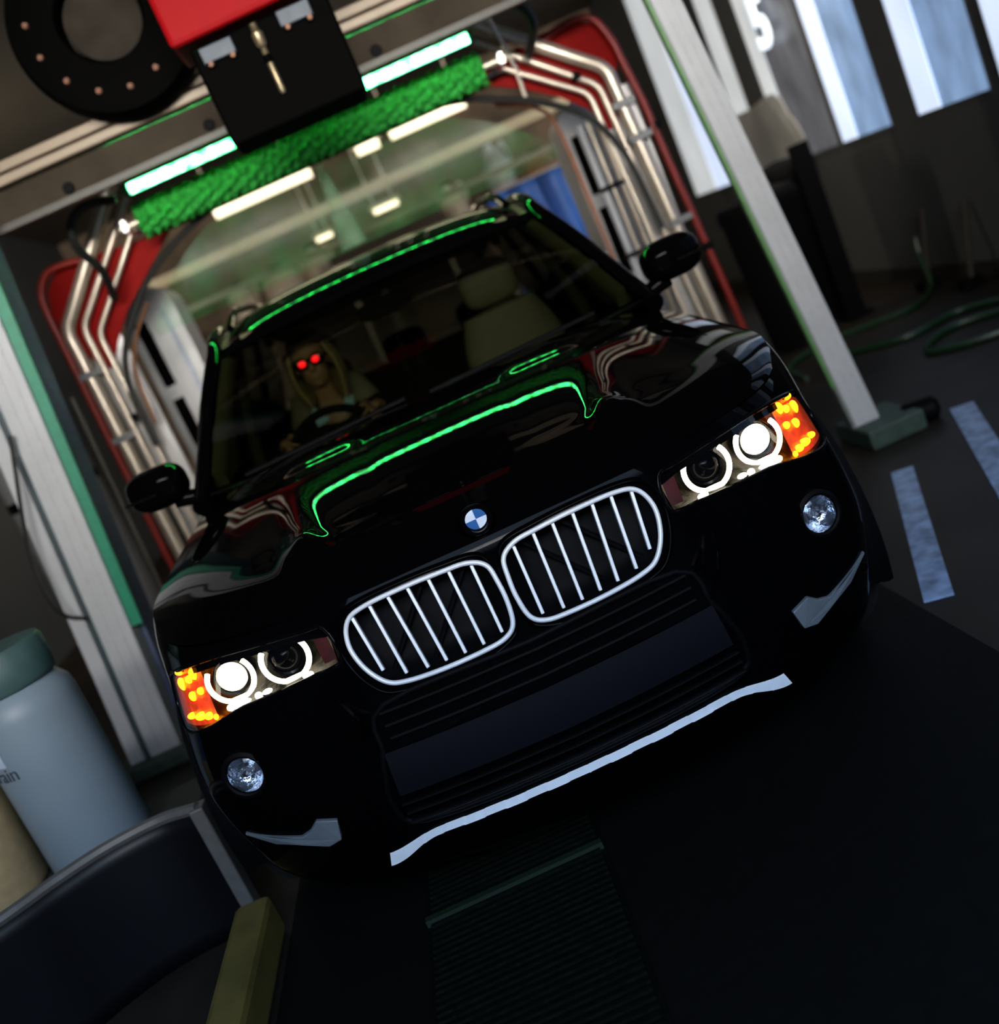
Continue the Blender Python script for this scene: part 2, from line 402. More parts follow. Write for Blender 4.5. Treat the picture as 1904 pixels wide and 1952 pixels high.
# bonnet
Zc = hermite([0, .03, .115, .265, .415, .565, .715, .915, 1.15], [.88, .908, .950, .990, 1.0235, 1.053, 1.078, 1.101, 1.114])
topE = [(belt(i, Ttop(belt(i, .88).y))) for i in range(0, 680, 2)]
def top_y(x):
    for a, b in zip(topE[:-1], topE[1:]):
        if b.x >= x: return a.y+(b.y-a.y)*(x-a.x)/max(1e-6, b.x-a.x)
    return topE[-1].y
def top_x(y):
    for a, b in zip(topE[:-1], topE[1:]):
        if b.y >= y: return a.x+(b.x-a.x)*(y-a.y)/max(1e-6, b.y-a.y)
    return topE[-1].x
YS = .44
XS = top_x(YS)
def bon(u, v):
    U = u*2-1; s = 1 if U >= 0 else -1; U = abs(U)
    yb = top_y(U*XS) if U < 1 else YS
    yr = 1.17+.25*U*U; y = yb+(yr-yb)*v
    ye = YS+(1.42-YS)*v; xe = top_x(ye); x = U*xe
    g = .10*U**2+.90*U**4.2
    z = Zc(y-yb)*(1-g)+Ttop(ye)*g
    # raised power dome crease
    dd = max(0, y-yb); k = sstep(.08, .22, dd); cx = .35+.145*dd; amp = .17*max(0, .66-dd)**2; z += k*amp*(math.exp(-((x-cx)/.04)**2) if x < cx else math.exp(-((x-cx)/.05)**2))+.0016*sstep(.05, .3, dd)*(1-sstep(.7, 1, v))*(1-sstep(.17, .23, x))+.008*sstep(.77, .85, dd)*sstep(.20, .28, x)*(1-sstep(.42, .50, x))*(1-.8*sstep(.9,1.08,dd))
    return Vector((s*x, y, z))
mk('bonnet', grid(bon, 180, 120), BLACK, car, edge=70)
# windscreen, roof, pillars
def wscreen(u, v):
    U = u*2-1; b = Vector((.80*U, 1.17+.25*U*U, 1.085)); t = Vector((.655*U, 1.975+.055*U*U, 1.522-.022*U*U))
    p = b.lerp(t, v); p.z += .035*math.sin(PI*v)*(1-.5*U*U); p.y -= .02*math.sin(PI*v); return p
mk('windscreen', grid(lambda u, v: wscreen(u, v*.94), 40, 24), WGLASS, car)
mk('windscreen_header', grid(lambda u, v: wscreen(u, .925+.09*v)+Vector((0, -.003, .004)), 40, 4), BLACK, car)
RZ = hermite([1.97, 2.05, 2.2, 2.5, 3.0, 3.5, 3.9, 4.25], [1.522, 1.562, 1.600, 1.640, 1.655, 1.640, 1.60, 1.54])
RW = hermite([1.97, 2.2, 3.0, 3.7, 4.25], [.655, .668, .672, .65, .60])
def roof(u, v):
    U = u*2-1; y = 1.975+.055*U*U+(4.25-1.975-.055*U*U)*v; 
    z = RZ(y-.055*U*U)-.022*U*U-.045*abs(U)**6
    return Vector((RW(y)*U, y, z))
mk('roof', grid(roof, 48, 60), BLACK, car)
for s in (1, -1):
    pil = [(s*.815, 1.36, 1.055), (s*.79, 1.5, 1.14), (s*.725, 1.78, 1.345), (s*.672, 2.0, 1.488), (s*.676, 2.2, 1.545), (s*.685, 2.6, 1.585), (s*.682, 3.2, 1.592), (s*.662, 3.8, 1.555), (s*.62, 4.25, 1.47)]
    pc = catmull(pil, 8); mk('roof_pillar', tube(pc, .036, 12, ry=.030), BLACK, car)
    mk('pillar_trim', tube(catmull([(s*.755, 1.50, 1.10), (s*.70, 1.78, 1.29), (s*.645, 2.02, 1.445), (s*.63, 2.3, 1.52), (s*.63, 2.9, 1.54)], 8), .045, 10, ry=.03), BEIGET, car, label='beige interior pillar trim')
    sg = lambda u, v: Vector((s*(.865-.0*v), 0, 0))
    def side(u, v):
        y = 1.50+(4.15-1.50)*u; zt = Ttop(y); 
        yy = max(0, min(1, (y-1.42)/.62)); zr = 1.09+(1.50-1.09)*yy if y < 2.04 else RZ(y)-.075
        xr = .80+(.675-.80)*min(1, yy); zb = zt-.01; xb = top_x(min(y, 3.9))-.005
        return Vector((s*(xb+(xr-xb)*v), y, zb+(zr-zb)*v))
    mk('side_window', grid(side, 40, 6), SGLASS, car)
    for yy in (2.50, 3.42):
        u = (yy-1.5)/2.65
        mk('door_pillar', tube([side(u, 0), side(u, .5), side(u, 1)], .045, 8, ry=.02, up=(0, 1, 0)), BLACK, car)
    mk('door_pillar_trim', tube([Vector((s*.80, 2.55, .95)), Vector((s*.755, 2.55, 1.25)), Vector((s*.66, 2.55, 1.52))], .055, 8, ry=.03, up=(0, 1, 0)), BEIGET, car, label='beige interior door pillar trim')
    mk('roof_rail', tube(catmull([(s*.60, 2.22, 1.575), (s*.597, 2.4, 1.622), (s*.595, 2.65, 1.652), (s*.59, 3.2, 1.662), (s*.575, 3.75, 1.625), (s*.57, 3.85, 1.585)], 6), .016, 8), BLACK, car)
    mk('door_card', grid(lambda u, v: Vector((s*.84, 1.45+2.6*u, .35+.66*v)), 4, 4), DARKIN, car)
def rearg(u, v):
    U = u*2-1; return Vector((.78*U, 4.52-.08*U*U, 1.08)).lerp(Vector((.60*U, 4.27, 1.50)), v)
mk('rear_window', grid(rearg, 20, 8), SGLASS, car)
mk('tailgate_trim', grid(lambda u, v: Vector((.80*(u*2-1), 4.45, .35+.72*v)), 4, 4), DARKIN, car)
mk('underbody', box(-.60, .60, .30, 4.4, .18, .24), PLASTIC, car, smooth=False)
mk('cabin_floor', box(-.82, .82, 1.3, 4.4, .30, .34), DARKIN, car, smooth=False)
mk('bulkhead', box(-.78, .78, 1.28, 1.32, .30, 1.03), DARKIN, car, smooth=False)
mk('cowl_panel', grid(lambda u, v: Vector((.80*(u*2-1), 1.13+.25*(u*2-1)**2+.10*v, 1.082+.006*v)), 30, 2), PLASTIC, car)
for a, b in (((-.62, 1.27, 1.105), (-.06, 1.22, 1.122)), ((.02, 1.19, 1.112), (.60, 1.28, 1.118))):
    wp = mk('wiper', tube([a, b], .008, 6), PLASTIC, car)
# wheels
RIMM = mat('alloy_rim', (120, 124, 130), .3, .9, var=.05)
for wy, wz in WH:
    for s in (1, -1):
        tr = mk('tyre', lathe([(.25, -.11), (.34, -.122), (.362, -.10), (.37, -.05), (.37, .05), (.362, .10), (.34, .122), (.25, .11)], (s*.80, wy, wz), (s, 0, 0), 40), RUBBER, car)
        rm = mk('rim', lathe([(.02, .07), (.06, .085), (.07, .07), (.20, .085), (.235, .10), (.25, .10), (.25, -.1), (.24, -.1), (.235, .06), (.2, .05), (.02, .03)], (s*.80, wy, wz), (s, 0, 0), 40), RIMM, tr)
        for k in range(5):
            a = 2*PI*k/5+.3; mk('spoke', bar((s*.88, wy+.04*math.cos(a), wz+.04*math.sin(a)), (s*.89, wy+.235*math.cos(a), wz+.235*math.sin(a)), .045, .02, up=(1, 0, 0)), RIMM, tr)
        xo = .935
        mk('wheel_arch_trim', tube([(s*(xo-.02*sstep(2, 4, wy)-(.025 if wy < 2 and math.cos(PI*k/24) < -.3 else 0)), wy+.415*math.cos(PI*(k-2)/20), wz+.415*math.sin(PI*(k-2)/20)) for k in range(25)], .02, 8), PLASTIC, car)
        mk('wheel_arch_liner', [(v) for v in [grid(lambda u, v: Vector((s*(.55+.36*v), wy+.43*math.cos(-.3+(PI+.6)*u), wz+.43*math.sin(-.3+(PI+.6)*u))), 20, 2)]][0], PLASTIC, car)

def onF(x, z, off=0): return Vector((x, F_(x, z)+off, z))
def patch(top, bot, off, nu, nv, s):
    T = catmull([(x, 0, z) for x, z in top], 8); B = catmull([(x, 0, z) for x, z in bot], 8)
    def at(P, u):
        f = u*(len(P)-1); i = min(int(f), len(P)-2); return P[i].lerp(P[i+1], f-i)
    def fn(u, v):
        p = at(B, u).lerp(at(T, u), v); q = onF(p.x, p.z, off(u, v) if callable(off) else off); q.x *= s; return q
    return grid(fn, nu, nv)
def ring2d(P, off, r, s, n=6, ry=None, seg=10):
    C_ = catmull([(x, 0, z) for x, z in P], n, True)
    return tube([Vector((s*p.x, F_(p.x, p.z)+off, p.z)) for p in C_], r, seg, True, ry, up=(0, 1, 0))
# headlamps
for s in (1, -1):
    hl = mk('headlamp', patch(LAMP_T, LAMP_B, lambda u, v: .012+.05*math.sin(PI*min(1, max(0, v)))**.5*min(1, 6*u+.2)*min(1, 6*(1-u)+.15), 40, 14, s), LAMPCHR, car, label='headlamp on the image %s, lit with amber outer corner' % ('right' if s > 0 else 'left'))
    rim = ring2d(LAMP_POLY, .002, .006, s, 4); mk('lamp_rim', rim, LAMPBLK, hl)
    mk('lens_cover', patch(LAMP_T, LAMP_B, -.004, 40, 10, s), LENS, hl)
    # upper brow that shades the lamps
    mk('lamp_brow', patch(LAMP_T[:5], [(x, z-.020) for x, z in LAMP_T[:5]], .004, 24, 3, s), LAMPBLK, hl)
    for (x, z, lit) in ((.650, .795, True), (.506, .803, False)):
        y = F_(x, z)
        c = (s*x, y+.030, z)
        if lit:
            mk('projector_lens', lathe([(.0, -.020), (.018, -.018), (.030, -.008), (.0355, .004), (.0355, .03)], c, (0, 1, 0), 28), XENON, hl, label='lit main lamp lens')
            mk('projector_ring', lathe([(.036, -.004), (.043, -.006), (.046, .01), (.046, .03), (.037, .03)], c, (0, 1, 0), 28), LAMPCHR, hl)
        else:
            mk('projector_lens', lathe([(.0, -.024), (.018, -.021), (.030, -.010), (.036, .004), (.036, .03)], c, (0, 1, 0), 28), LAMPBLK, hl, label='dark high beam lens')
            mk('projector_ring', lathe([(.036, -.002), (.041, -.004), (.043, .01), (.043, .03), (.037, .03)], c, (0, 1, 0), 28), LAMPBLK, hl)
        R = .052; pts = []
        for k in range(40):
            a = math.radians(142+256*k/39)
            px, pz = R*math.cos(a), R*math.sin(a)
            pz = max(pz, -.048); px *= 1.0
            xx = x+px; zz = z+pz
            pts.append(Vector((s*xx, y+.012+.25*px*max(0, x-.5), min(zz, .836))))
        mk('halo_ring', tube(pts, .0062, 8), HALO, hl, label='glowing white halo ring')
    # glowing spots along the lower edge
    for (x, z, rx, rz) in ((.648, .741, .026, .008), (.676, .738, .010, .008), (.598, .748, .009, .008), (.574, .751, .012, .006), (.47, .757, .013, .007)):
        mk('light_guide', ellip((s*x, F_(x, z)+.008, z), (rx, .008, rz), 14, 8), HALO, hl, label='white glowing light guide')
    mk('side_reflector', patch([(.398, .825), (.415, .828), (.43, .828)], [(.394, .768), (.41, .767), (.425, .766)], .010, 6, 8, s), REDREF, hl)
    tsT = [(.722, .842), (.765, .834), (.80, .822), (.836, .796)]; tsB = [(.722, .716), (.765, .705), (.80, .702), (.842, .700)]
    tsn = mk('turn_signal', patch(tsT, tsB, .016, 20, 14, s), AMBER, hl, label='amber turn signal')
    for (x, z, rx, rz) in ((.745, .822, .011, .015), (.765, .810, .010, .010), (.79, .826, .013, .009), (.797, .797, .010, .017), (.772, .772, .010, .012), (.742, .783, .009, .009), (.745, .726, .012, .009), (.768, .727, .016, .010), (.80, .726, .012, .008), (.727, .722, .006, .007)):
        mk('signal_bulb', ellip((s*x, F_(x, z)+.012, z), (rx, .007, rz), 12, 8), AMBERL, hl)
# kidney grilles
BARS_T = [.049, .098, .144, .192, .238, .282, .327]; BARS_B = [.047, .092, .135, .178, .220, .267, .311]; BARS_ZT = [.840, .849, .851, .851, .850, .847, .838]; BARS_ZB = [.686, .678, .677, .678, .679, .685, .708]
for s in (1, -1):
    KC = catmull([(x, 0, z) for x, z in KID], 6, True)
    cx = sum(p.x for p in KC)/len(KC); cz = sum(p.z for p in KC)/len(KC)
    def kid(u, v):
        f = u*len(KC); i = int(f) % len(KC); p = KC[i].lerp(KC[(i+1) % len(KC)], f-int(f)); x = cx+(p.x-cx)*v; z = cz+(p.z-cz)*v
        d = .045*(1-v**6); q = onF(x, z, d+.004); q.x *= s; return q
    kg = mk('kidney_grille', grid(kid, 96, 8), PLASTIC, car, label='kidney grille on the image %s with seven chrome slats' % ('right' if s > 0 else 'left'))
    mk('grille_frame', ring2d(KID, -.010, .0058, s, 6, ry=.0055), SATIN, kg, label='chrome frame')
    mk('grille_surround', ring2d([(cx+(x-cx)*1.10+.004*(x > cx), cz+(z-cz)*1.16-.004) if x > .06 else (x*.7, cz+(z-cz)*1.10) for x, z in KID], .002, .008, s, 6, ry=.007), BLACK, kg)
    for k in range(7):
        a = onF(BARS_T[k], BARS_ZT[k], .0); b = onF(BARS_B[k], BARS_ZB[k]+.004, .004); a.x *= s; b.x *= s
        mk('grille_slat', bar(a, b, .0075, .016), SATIN, kg, bevel=.0015, smooth=False)
    for k in range(2):
        a = onF(.06+.10*k, .845, .028); b = onF(.20+.10*k, .69, .030); a.x *= s; b.x *= s
        mk('grille_strut', tube([a, b], .006, 6), PLASTIC, kg)
# emblem (blank-ringed quartered badge)
ec = onF(0, .914); ec = Vector((0, .104, .917)); en = Vector((0, -.80, .60)).normalized()
EMB = mk('emblem', lathe([(0, .006), (.0235, .006), (.0245, .005), (.035, .004), (.037, 0), (.037, -.008)], ec, en, 40), LAMPBLK, car, label='round quartered badge with black ring')
mk('emblem_ring', lathe([(.034, .002), (.035, .0055), (.0375, .006), (.039, .003), (.039, -.008)], ec, en, 40), mat('dark_chrome', (70, 72, 78), .1, 1), EMB, label='thin chrome rim')
EB = mat('emblem_blue', (40, 88, 150), .3, 0, .5, .5); EW = mat('emblem_white', (205, 215, 232), .3, 0, .5, .5)
ex = Vector((1, 0, 0)); ez = en.cross(ex)
if ez.z < 0: ez = -ez
for q in range(4):
    pts = [ec+en*.0068]+[ec+en*.0068+ex*(.0235*math.cos(q*PI/2+PI/2*k/10))+ez*(.0235*math.sin(q*PI/2+PI/2*k/10)) for k in range(11)]
    mk('emblem_quadrant', prism(pts, 0, en*.0008), EB if q in (0, 2) else EW, EMB, smooth=False, label='blue quadrant' if q in (0, 2) else 'white quadrant')
# fog lamps
FOGB = mat('fog_reflector', (200, 208, 220), .12, 1, var=.12, scale=60, bump=.5)
for s in (1, -1):
    c = onF(.708, .590); c.x *= s; ax = Vector((s*.20, -1, .06)).normalized(); o = c+ax*.006
    fg = mk('fog_lamp', lathe([(.043, .004), (.048, .007), (.056, .003), (.056, -.03), (.043, -.03)], o, ax, 36), PLASTIC, car)
    mk('fog_reflector', lathe([(0, -.030), (.015, -.030), (.03, -.018), (.0425, .0)], o, ax, 36, caps=False), FOGB, fg, label='silvery reflector bowl')
    mk('fog_bulb', lathe([(0, -.002), (.008, -.004), (.012, -.012), (.012, -.03)], o, ax, 18), CHROME, fg)
    mk('fog_lens', lathe([(0, .010), (.02, .008), (.036, .004), (.043, .0)], o, ax, 36, caps=False), LENS, fg)
# skid plate
def skid(u, v):
    U = (u*2-1); a = abs(U); s = 1 if U >= 0 else -1
    xt = .477*a; xb = .504*a
    zt = .339-.006*a-.010*a**6; 
    zb = .313-.004*a-.050*sstep(.72, 1.0, a)
    zb -= .002*sstep(.0, .05, abs(((a*5+.25) % 1)-.5)-.22)*(a < .9); zt += .010; zb += .010
    x = xt+(xb-xt)*v; z = zt+(zb-zt)*min(1, v/.8) if v <= .8 else zb-.004
    y = F_(x, max(z, .24))+(.020-.038*min(1, v/.8)) if v <= .8 else F_(x, max(z, .24))+.03
    return Vector((s*x, y, z))
mk('skid_plate', grid(skid, 360, 10), SATIN, car, edge=60, label='silver skid plate')
for s in (1, -1):
    poly = [(.552, .436), (.600, .447), (.625, .424), (.655, .411), (.72, .420), (.802, .430), (.803, .423), (.72, .408), (.66, .392), (.602, .374), (.565, .386)]
    base = [Vector((s*x, F_(x, z)-.012-.010*(z < .41), z)) for x, z in poly]
    mk('bumper_accent', prism(base, 0, (0, .03, 0)), SILVERP, car, bevel=.003, smooth=False, label='silver blade accent low on the bumper')
    # glossy corner of the air intake
    mk('intake_corner', prism([Vector((s*x, F_(x, z)-.012+(.690-z)*(-.75), z)) for x, z in ((.432, .690), (.452, .689), (.440, .655), (.420, .628), (.404, .622), (.396, .642), (.415, .668))], 0, (0, .03, 0)), BLACK, car, bevel=.003, smooth=False)
    mk('intake_edge', tube([onF(x, z, -.003)*1 if s > 0 else Vector((-x, F_(x, z)-.003, z)) for x, z in ((.452, .66), (.440, .62), (.415, .585), (.384, .562))], .005, 8), BLACK, car)
    mk('parking_sensor', lathe([(0, .004), (.008, .004), (.010, 0), (.010, -.01)], Vector((s*.79, F_(.79, .405)-.004, .395)), (s*.5, -1, .2), 16), LAMPCHR, car)
mk('intake_frame', ring2d([(-.405, .50), (-.385, .555), (-.34, .648), (0, .652), (.34, .648), (.385, .555), (.405, .50), (.42, .42), (.37, .362), (0, .358), (-.37, .362), (-.42, .42)], .0, .008, 1, 4), PLASTIC, car)
mk('number_plate_panel', grid(lambda u, v: onF(.385*(u*2-1)+.01*(1-v)*(u*2-1), .447+.103*v, -.012+.006*v), 30, 6), PANEL, car)
for z in (.578, .606, .634):
    mk('intake_slat', tube([onF(.355*(k/10-1), z, -.004) for k in range(21)], .006, 8, ry=.010), PLASTIC, car)
for z in (.372, .397, .422):
    mk('intake_slat', tube([onF(.40*(k/10-1), z, -.004) for k in range(21)], .005, 8, ry=.010), PLASTIC, car)
# mirrors
for s in (1, -1):
    R = Matrix.Rotation(s*.18, 3, 'Z')
    mc = Vector((.955*s, 1.52, 1.165))
    mi = mk('wing_mirror', ellip(mc, (.105, .075, .072), 28, 16, R, .72), BLACK, car, label='black wing mirror')
    mk('mirror_arm', tube(catmull([(s*.82, 1.52, 1.07), (s*.86, 1.51, 1.09), (s*.92, 1.51, 1.105)], 6), .028, 10, ry=.02), BLACK, mi)
    mk('mirror_indicator', tube([mc+R @ Vector((s*x, -.077+.02*abs(x)*5*abs(x), -.012)) for x in (-.02, .03, .07, .10)], .006, 6), LAMPCHR, mi)
    mk('mirror_glass', ellip(mc+Vector((0, .06, 0)), (.085, .018, .058), 20, 10, R, .7), CHROME, mi)
# cabin
def dash(u, v):
    U = u*2-1; y = 1.24+.18*U*U+.62*v
    return Vector((.80*U, y, 1.065-.03*v-.09*sstep(.85, 1, v)+.045*math.exp(-((U*.8+.37)/.17)**2)*sstep(.45, .7, v)*(1-sstep(.92, 1, v))))
mk('dashboard', grid(dash, 48, 16), DASH, car)
mk('dash_front', grid(lambda u, v: Vector((.80*(u*2-1), 1.86+.18*(u*2-1)**2, .945-.4*v)), 20, 4), DASH, car)
def rot(o, ax, a, vf):
    M = Matrix.Rotation(a, 3, ax); o = Vector(o); return [tuple(M @ (Vector(v)-o)+o) for v in vf[0]], vf[1]
STX, STY, STZ = -.385, 1.99, .985
swn = Vector((0, .90, .43)).normalized()
swu = (Vector((0, 0, 1))-swn*swn.z).normalized(); swx = Vector((1, 0, 0))
SWC = Vector((STX, STY, STZ)); swpt = lambda a, r=.178: SWC+swx*math.cos(a)*r+swu*math.sin(a)*r
sw = mk('steering_wheel', tube([swpt(2*PI*k/48) for k in range(48)], .016, 10, True), DASH, car)
mk('steering_hub', lathe([(0, .03), (.05, .028), (.065, .01), (.065, -.02)], SWC, swn, 24), DASH, sw)
for a in (0, PI, -PI/2): mk('steering_spoke', bar(SWC+(swpt(a)-SWC)*.25, swpt(a), .035, .014, up=swn), DASH, sw)
mk('steering_column', tube([SWC-swn*.02, SWC-swn*.28], .04, 10), DASH, sw)
def seat(xc, yc, lab, mtl):
    def bk(u, v):   # backrest loop
        a = 2*PI*u; ww = .235-.02*v-.05*max(0, v-.8)/.2; sp = lambda q: math.copysign(abs(q)**.55, q)
        return Vector((xc+ww*sp(math.cos(a)), yc+.07*sp(math.sin(a))+.0*v-.14*(1-v), .50+.71*v))
    st = mk('seat', join(grid(bk, 28, 14), grid(lambda u, v: bk(u, 1).lerp(Vector((xc, yc, 1.225)), v), 28, 4)), mtl, car, label=lab)
    mk('seat_cushion', ellip((xc, yc-.36, .46), (.25, .29, .085), 28, 12, None, .6), mtl, st)
    mk('headrest', ellip((xc, yc+.01, 1.322), (.127, .055, .094), 28, 14, None, .55), mtl, st, label='beige headrest')
    for q in (-.06, .06): mk('headrest_post', tube([(xc+q, yc+.01, 1.18), (xc+q, yc+.01, 1.26)], .007, 8), CHROME, st)
seat(.435, 2.50, 'empty beige front seat', BEIGE)
seat(-.40, 2.66, 'beige seat behind the driver', BEIGE)
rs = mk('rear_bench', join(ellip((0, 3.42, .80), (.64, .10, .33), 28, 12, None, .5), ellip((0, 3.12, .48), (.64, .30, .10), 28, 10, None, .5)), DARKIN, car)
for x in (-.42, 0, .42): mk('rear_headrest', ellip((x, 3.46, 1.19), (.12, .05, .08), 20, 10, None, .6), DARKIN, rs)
mk('rear_view_mirror', ellip((0, 1.92, 1.41), (.11, .02, .035), 24, 10, None, .6), DASH, car)
mk('centre_console', box(-.12, .12, 1.85, 2.7, .34, .66), DASH, car, bevel=.03, smooth=False)
for s in (1, -1):
    mk('sun_visor', obox((s*.36, 2.13, 1.515), (.40, .15, .02), Matrix.Rotation(-.1, 3, 'X')), BEIGET, car, bevel=.008, label='beige sun visor')
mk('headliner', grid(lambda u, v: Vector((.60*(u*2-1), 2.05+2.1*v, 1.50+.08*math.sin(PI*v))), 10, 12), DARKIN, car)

# ================================================================= PERSON at the wheel
def skinmesh(name, verts, edges, root, sub=1):
    """verts: (x,y,z,rx,ry)"""
    me = bpy.data.meshes.new(name); me.from_pydata([v[:3] for v in verts], edges, []); o = bpy.data.objects.new(name, me); COL.objects.link(o)
    sk = o.modifiers.new('skin', 'SKIN'); sk.use_smooth_shade = True
    for i, v in enumerate(verts):
        d = me.skin_vertices[0].data[i]; d.radius = (v[3], v[4] if len(v) > 4 else v[3]); d.use_root = (i == root)
    sb = o.modifiers.new('sub', 'SUBSURF'); sb.levels = sub; sb.render_levels = sub
    ev = evaluated(o); V = [tuple(v.co) for v in ev.vertices]; F = [tuple(p.vertices) for p in ev.polygons]
    bpy.data.objects.remove(o, do_unlink=True); bpy.data.meshes.remove(ev); return V, F
HX, HY, HZ = -.388, 2.44, 1.322      # head centre
def chain(pts, base=0):
    return pts, [(i, i+1) for i in range(base, base+len(pts)-1)]
def arm_pts(s, grip):
    sh = Vector((HX+s*.185, 2.50, 1.035)); wr = grip+Vector((s*.035, .085, .03)); mid = (sh+wr)/2
    el = mid+Vector((s*.10, .02, -.13)); return sh, el, wr
gripL, gripR = swpt(math.radians(28)), swpt(math.radians(152))
torso = [(HX, 2.50, .56, .15, .11), (HX, 2.52, .74, .14, .10), (HX, 2.53, .90, .15, .09), (HX, 2.525, 1.03, .125, .065), (HX, 2.49, 1.12, .052, .050), (HX, 2.465, 1.20, .049, .050), (HX, HY+.015, 1.27, .06, .07)]
V = list(torso); E_ = [(i, i+1) for i in range(len(torso)-1)]
for s, gp in ((1, gripL), (-1, gripR)):
    sh, el, wr = arm_pts(s, gp); b = len(V)
    V += [(*sh, .062, .06), (*sh.lerp(el, .5), .050, .048), (*el, .042, .042), (*el.lerp(wr, .5), .037, .035), (*wr, .027, .022), (*wr.lerp(gp, .45), .036, .018)]
    E_ += [(3, b)]+[(b+i, b+i+1) for i in range(5)]
for s in (1, -1):     # thighs and shins under the wheel
    b = len(V); V += [(HX+s*.09, 2.44, .55, .085, .085), (HX+s*.13, 2.08, .60, .068, .068), (HX+s*.11, 1.93, .40, .048, .05), (HX+s*.10, 1.80, .385, .045, .04)]
    E_ += [(0, b), (b, b+1), (b+1, b+2), (b+2, b+3)]
parts = [skinmesh('body_tmp', V, E_, 0)]
for s, gp, ang in ((1, gripL, 28), (-1, gripR, 152)):
    sh, el, wr = arm_pts(s, gp); palm = wr.lerp(gp, .5); tang = (swpt(math.radians(ang+4))-swpt(math.radians(ang-4))).normalized()
    rad = (gp-SWC).normalized()
    for k, (o_, L) in enumerate(((-.030, .9), (-.010, 1.0), (.010, .96), (.030, .78))):
        c = gp+tang*o_; p0 = palm+tang*o_*.8
        fp = [p0, c+rad*.026*L+swn*.018, c+rad*.030*L-swn*.010, c+rad*.004-swn*.030*L, c-rad*.020+(-swn)*.020]
        parts.append(skinmesh('finger_tmp', [(*p, .0095-.0008*i) for i, p in enumerate(fp)], [(i, i+1) for i in range(4)], 0))
    tp = [wr.lerp(palm, .6)+tang*s*.018, palm+tang*s*.040+swn*.004, gp+tang*s*.045-rad*.012+swn*.022, gp+tang*s*.046-rad*.030+swn*.010]
    parts.append(skinmesh('thumb_tmp', [(*p, .011-.0008*i) for i, p in enumerate(tp)], [(i, i+1) for i in range(3)], 0))
# skull, jaw, nose, lips, brow, ears
parts += [ellip((HX, HY+.02, HZ+.035), (.074, .094, .092), 28, 18), ellip((HX, HY-.022, HZ-.045), (.056, .062, .070), 24, 14), ellip((HX, HY-.055, HZ-.085), (.024, .022, .020), 14, 10),
          ellip((HX, HY-.088, HZ-.012), (.011, .018, .026), 14, 10), ellip((HX, HY-.098, HZ-.026), (.014, .012, .010), 14, 10), ellip((HX, HY-.080, HZ-.056), (.022, .010, .0055), 14, 8), ellip((HX, HY-.078, HZ-.066), (.019, .010, .0055), 14, 8),
          ellip((HX-.03, HY-.058, HZ-.02), (.022, .020, .020), 14, 8), ellip((HX+.03, HY-.058, HZ-.02), (.022, .020, .020), 14, 8), ellip((HX, HY-.066, HZ+.030), (.048, .016, .010), 16, 8),
          ellip((HX-.074, HY+.02, HZ-.005), (.010, .022, .032), 12, 10), ellip((HX+.074, HY+.02, HZ-.005), (.010, .022, .032), 12, 10)]
SKIN = mat('skin', (150, 118, 88), .55, var=.06); 
HAIR = mat('blond_hair', (150, 134, 92), .6, var=.35, scale=70, bump=.4)
JACKET = mat('dark_jacket_cloth', (10, 10, 14), .85, 0, .2, var=.2)
SHIRT = mat('pale_blue_shirt_cloth', (150, 196, 214), .8, var=.06)
person = thing('person', 'person with blond hair, red lensed sunglasses and dark jacket gripping the steering wheel', 'person', (HX, 2.48, .50))
body = mk('body', join(*parts), SKIN, person)
rm = body.modifiers.new('remesh', 'REMESH'); rm.mode = 'VOXEL'; rm.voxel_size = .0055; rm.use_smooth_shade = True
sm = body.modifiers.new('smooth', 'SMOOTH'); sm.factor = .5; sm.iterations = 2
# hair: cap plus two side curtains to the shoulders
def haircap(u, v):
    a = 2*PI*u; el = PI*.5-PI*.56*v; r = (.086, .108, .104)
    p = Vector((HX+r[0]*math.cos(el)*math.cos(a), HY+.026+r[1]*math.cos(el)*math.sin(a), HZ+.038+r[2]*math.sin(el)))
    if math.sin(a) < -.3 and v > .55: p = p.lerp(Vector((p.x, p.y+.03, HZ+.075)), min(1, (v-.55)/.15))
    return p
def haircurt(u, v):
    a = PI*(-.20+1.40*u); z = HZ+.06-.25*v; r = .088+.026*math.sin(PI*min(1, v*1.1))
    y = HY+.025+(r+.02)*math.sin(a)+.02*v
    return Vector((HX+(r+.004*math.sin(u*60))*math.cos(a), y, z-.02*math.sin(u*23)*v))
mk('hair', join(grid(haircap, 40, 14), grid(haircurt, 80, 16)), HAIR, person, solid=.012)
gl = mk('sunglasses', join(tube([(HX-.075, HY-.02, HZ+.014), (HX-.066, HY-.085, HZ+.014), (HX, HY-.101, HZ+.016), (HX+.066, HY-.085, HZ+.014), (HX+.075, HY-.02, HZ+.014)], .004, 6)), LAMPBLK, person)
REDL = mat('red_glint_lens', (200, 10, 12), .2, emit=(255, 20, 26), estr=5.5)  # emission stands in for the red glint on the sunglasses
BLKL = mat('dark_lens', (6, 2, 3), .1, 0, .5, 1)
for q in (-1, 1):
    mk('lens_frame', ellip((HX+q*.034, HY-.096, HZ+.008), (.031, .008, .024), 20, 10, None, .8), BLKL, gl)
    mk('lens', ellip((HX+q*.030, HY-.102, HZ+.009), (.016, .005, .013), 16, 8), REDL, gl, label='red lens with painted glint')
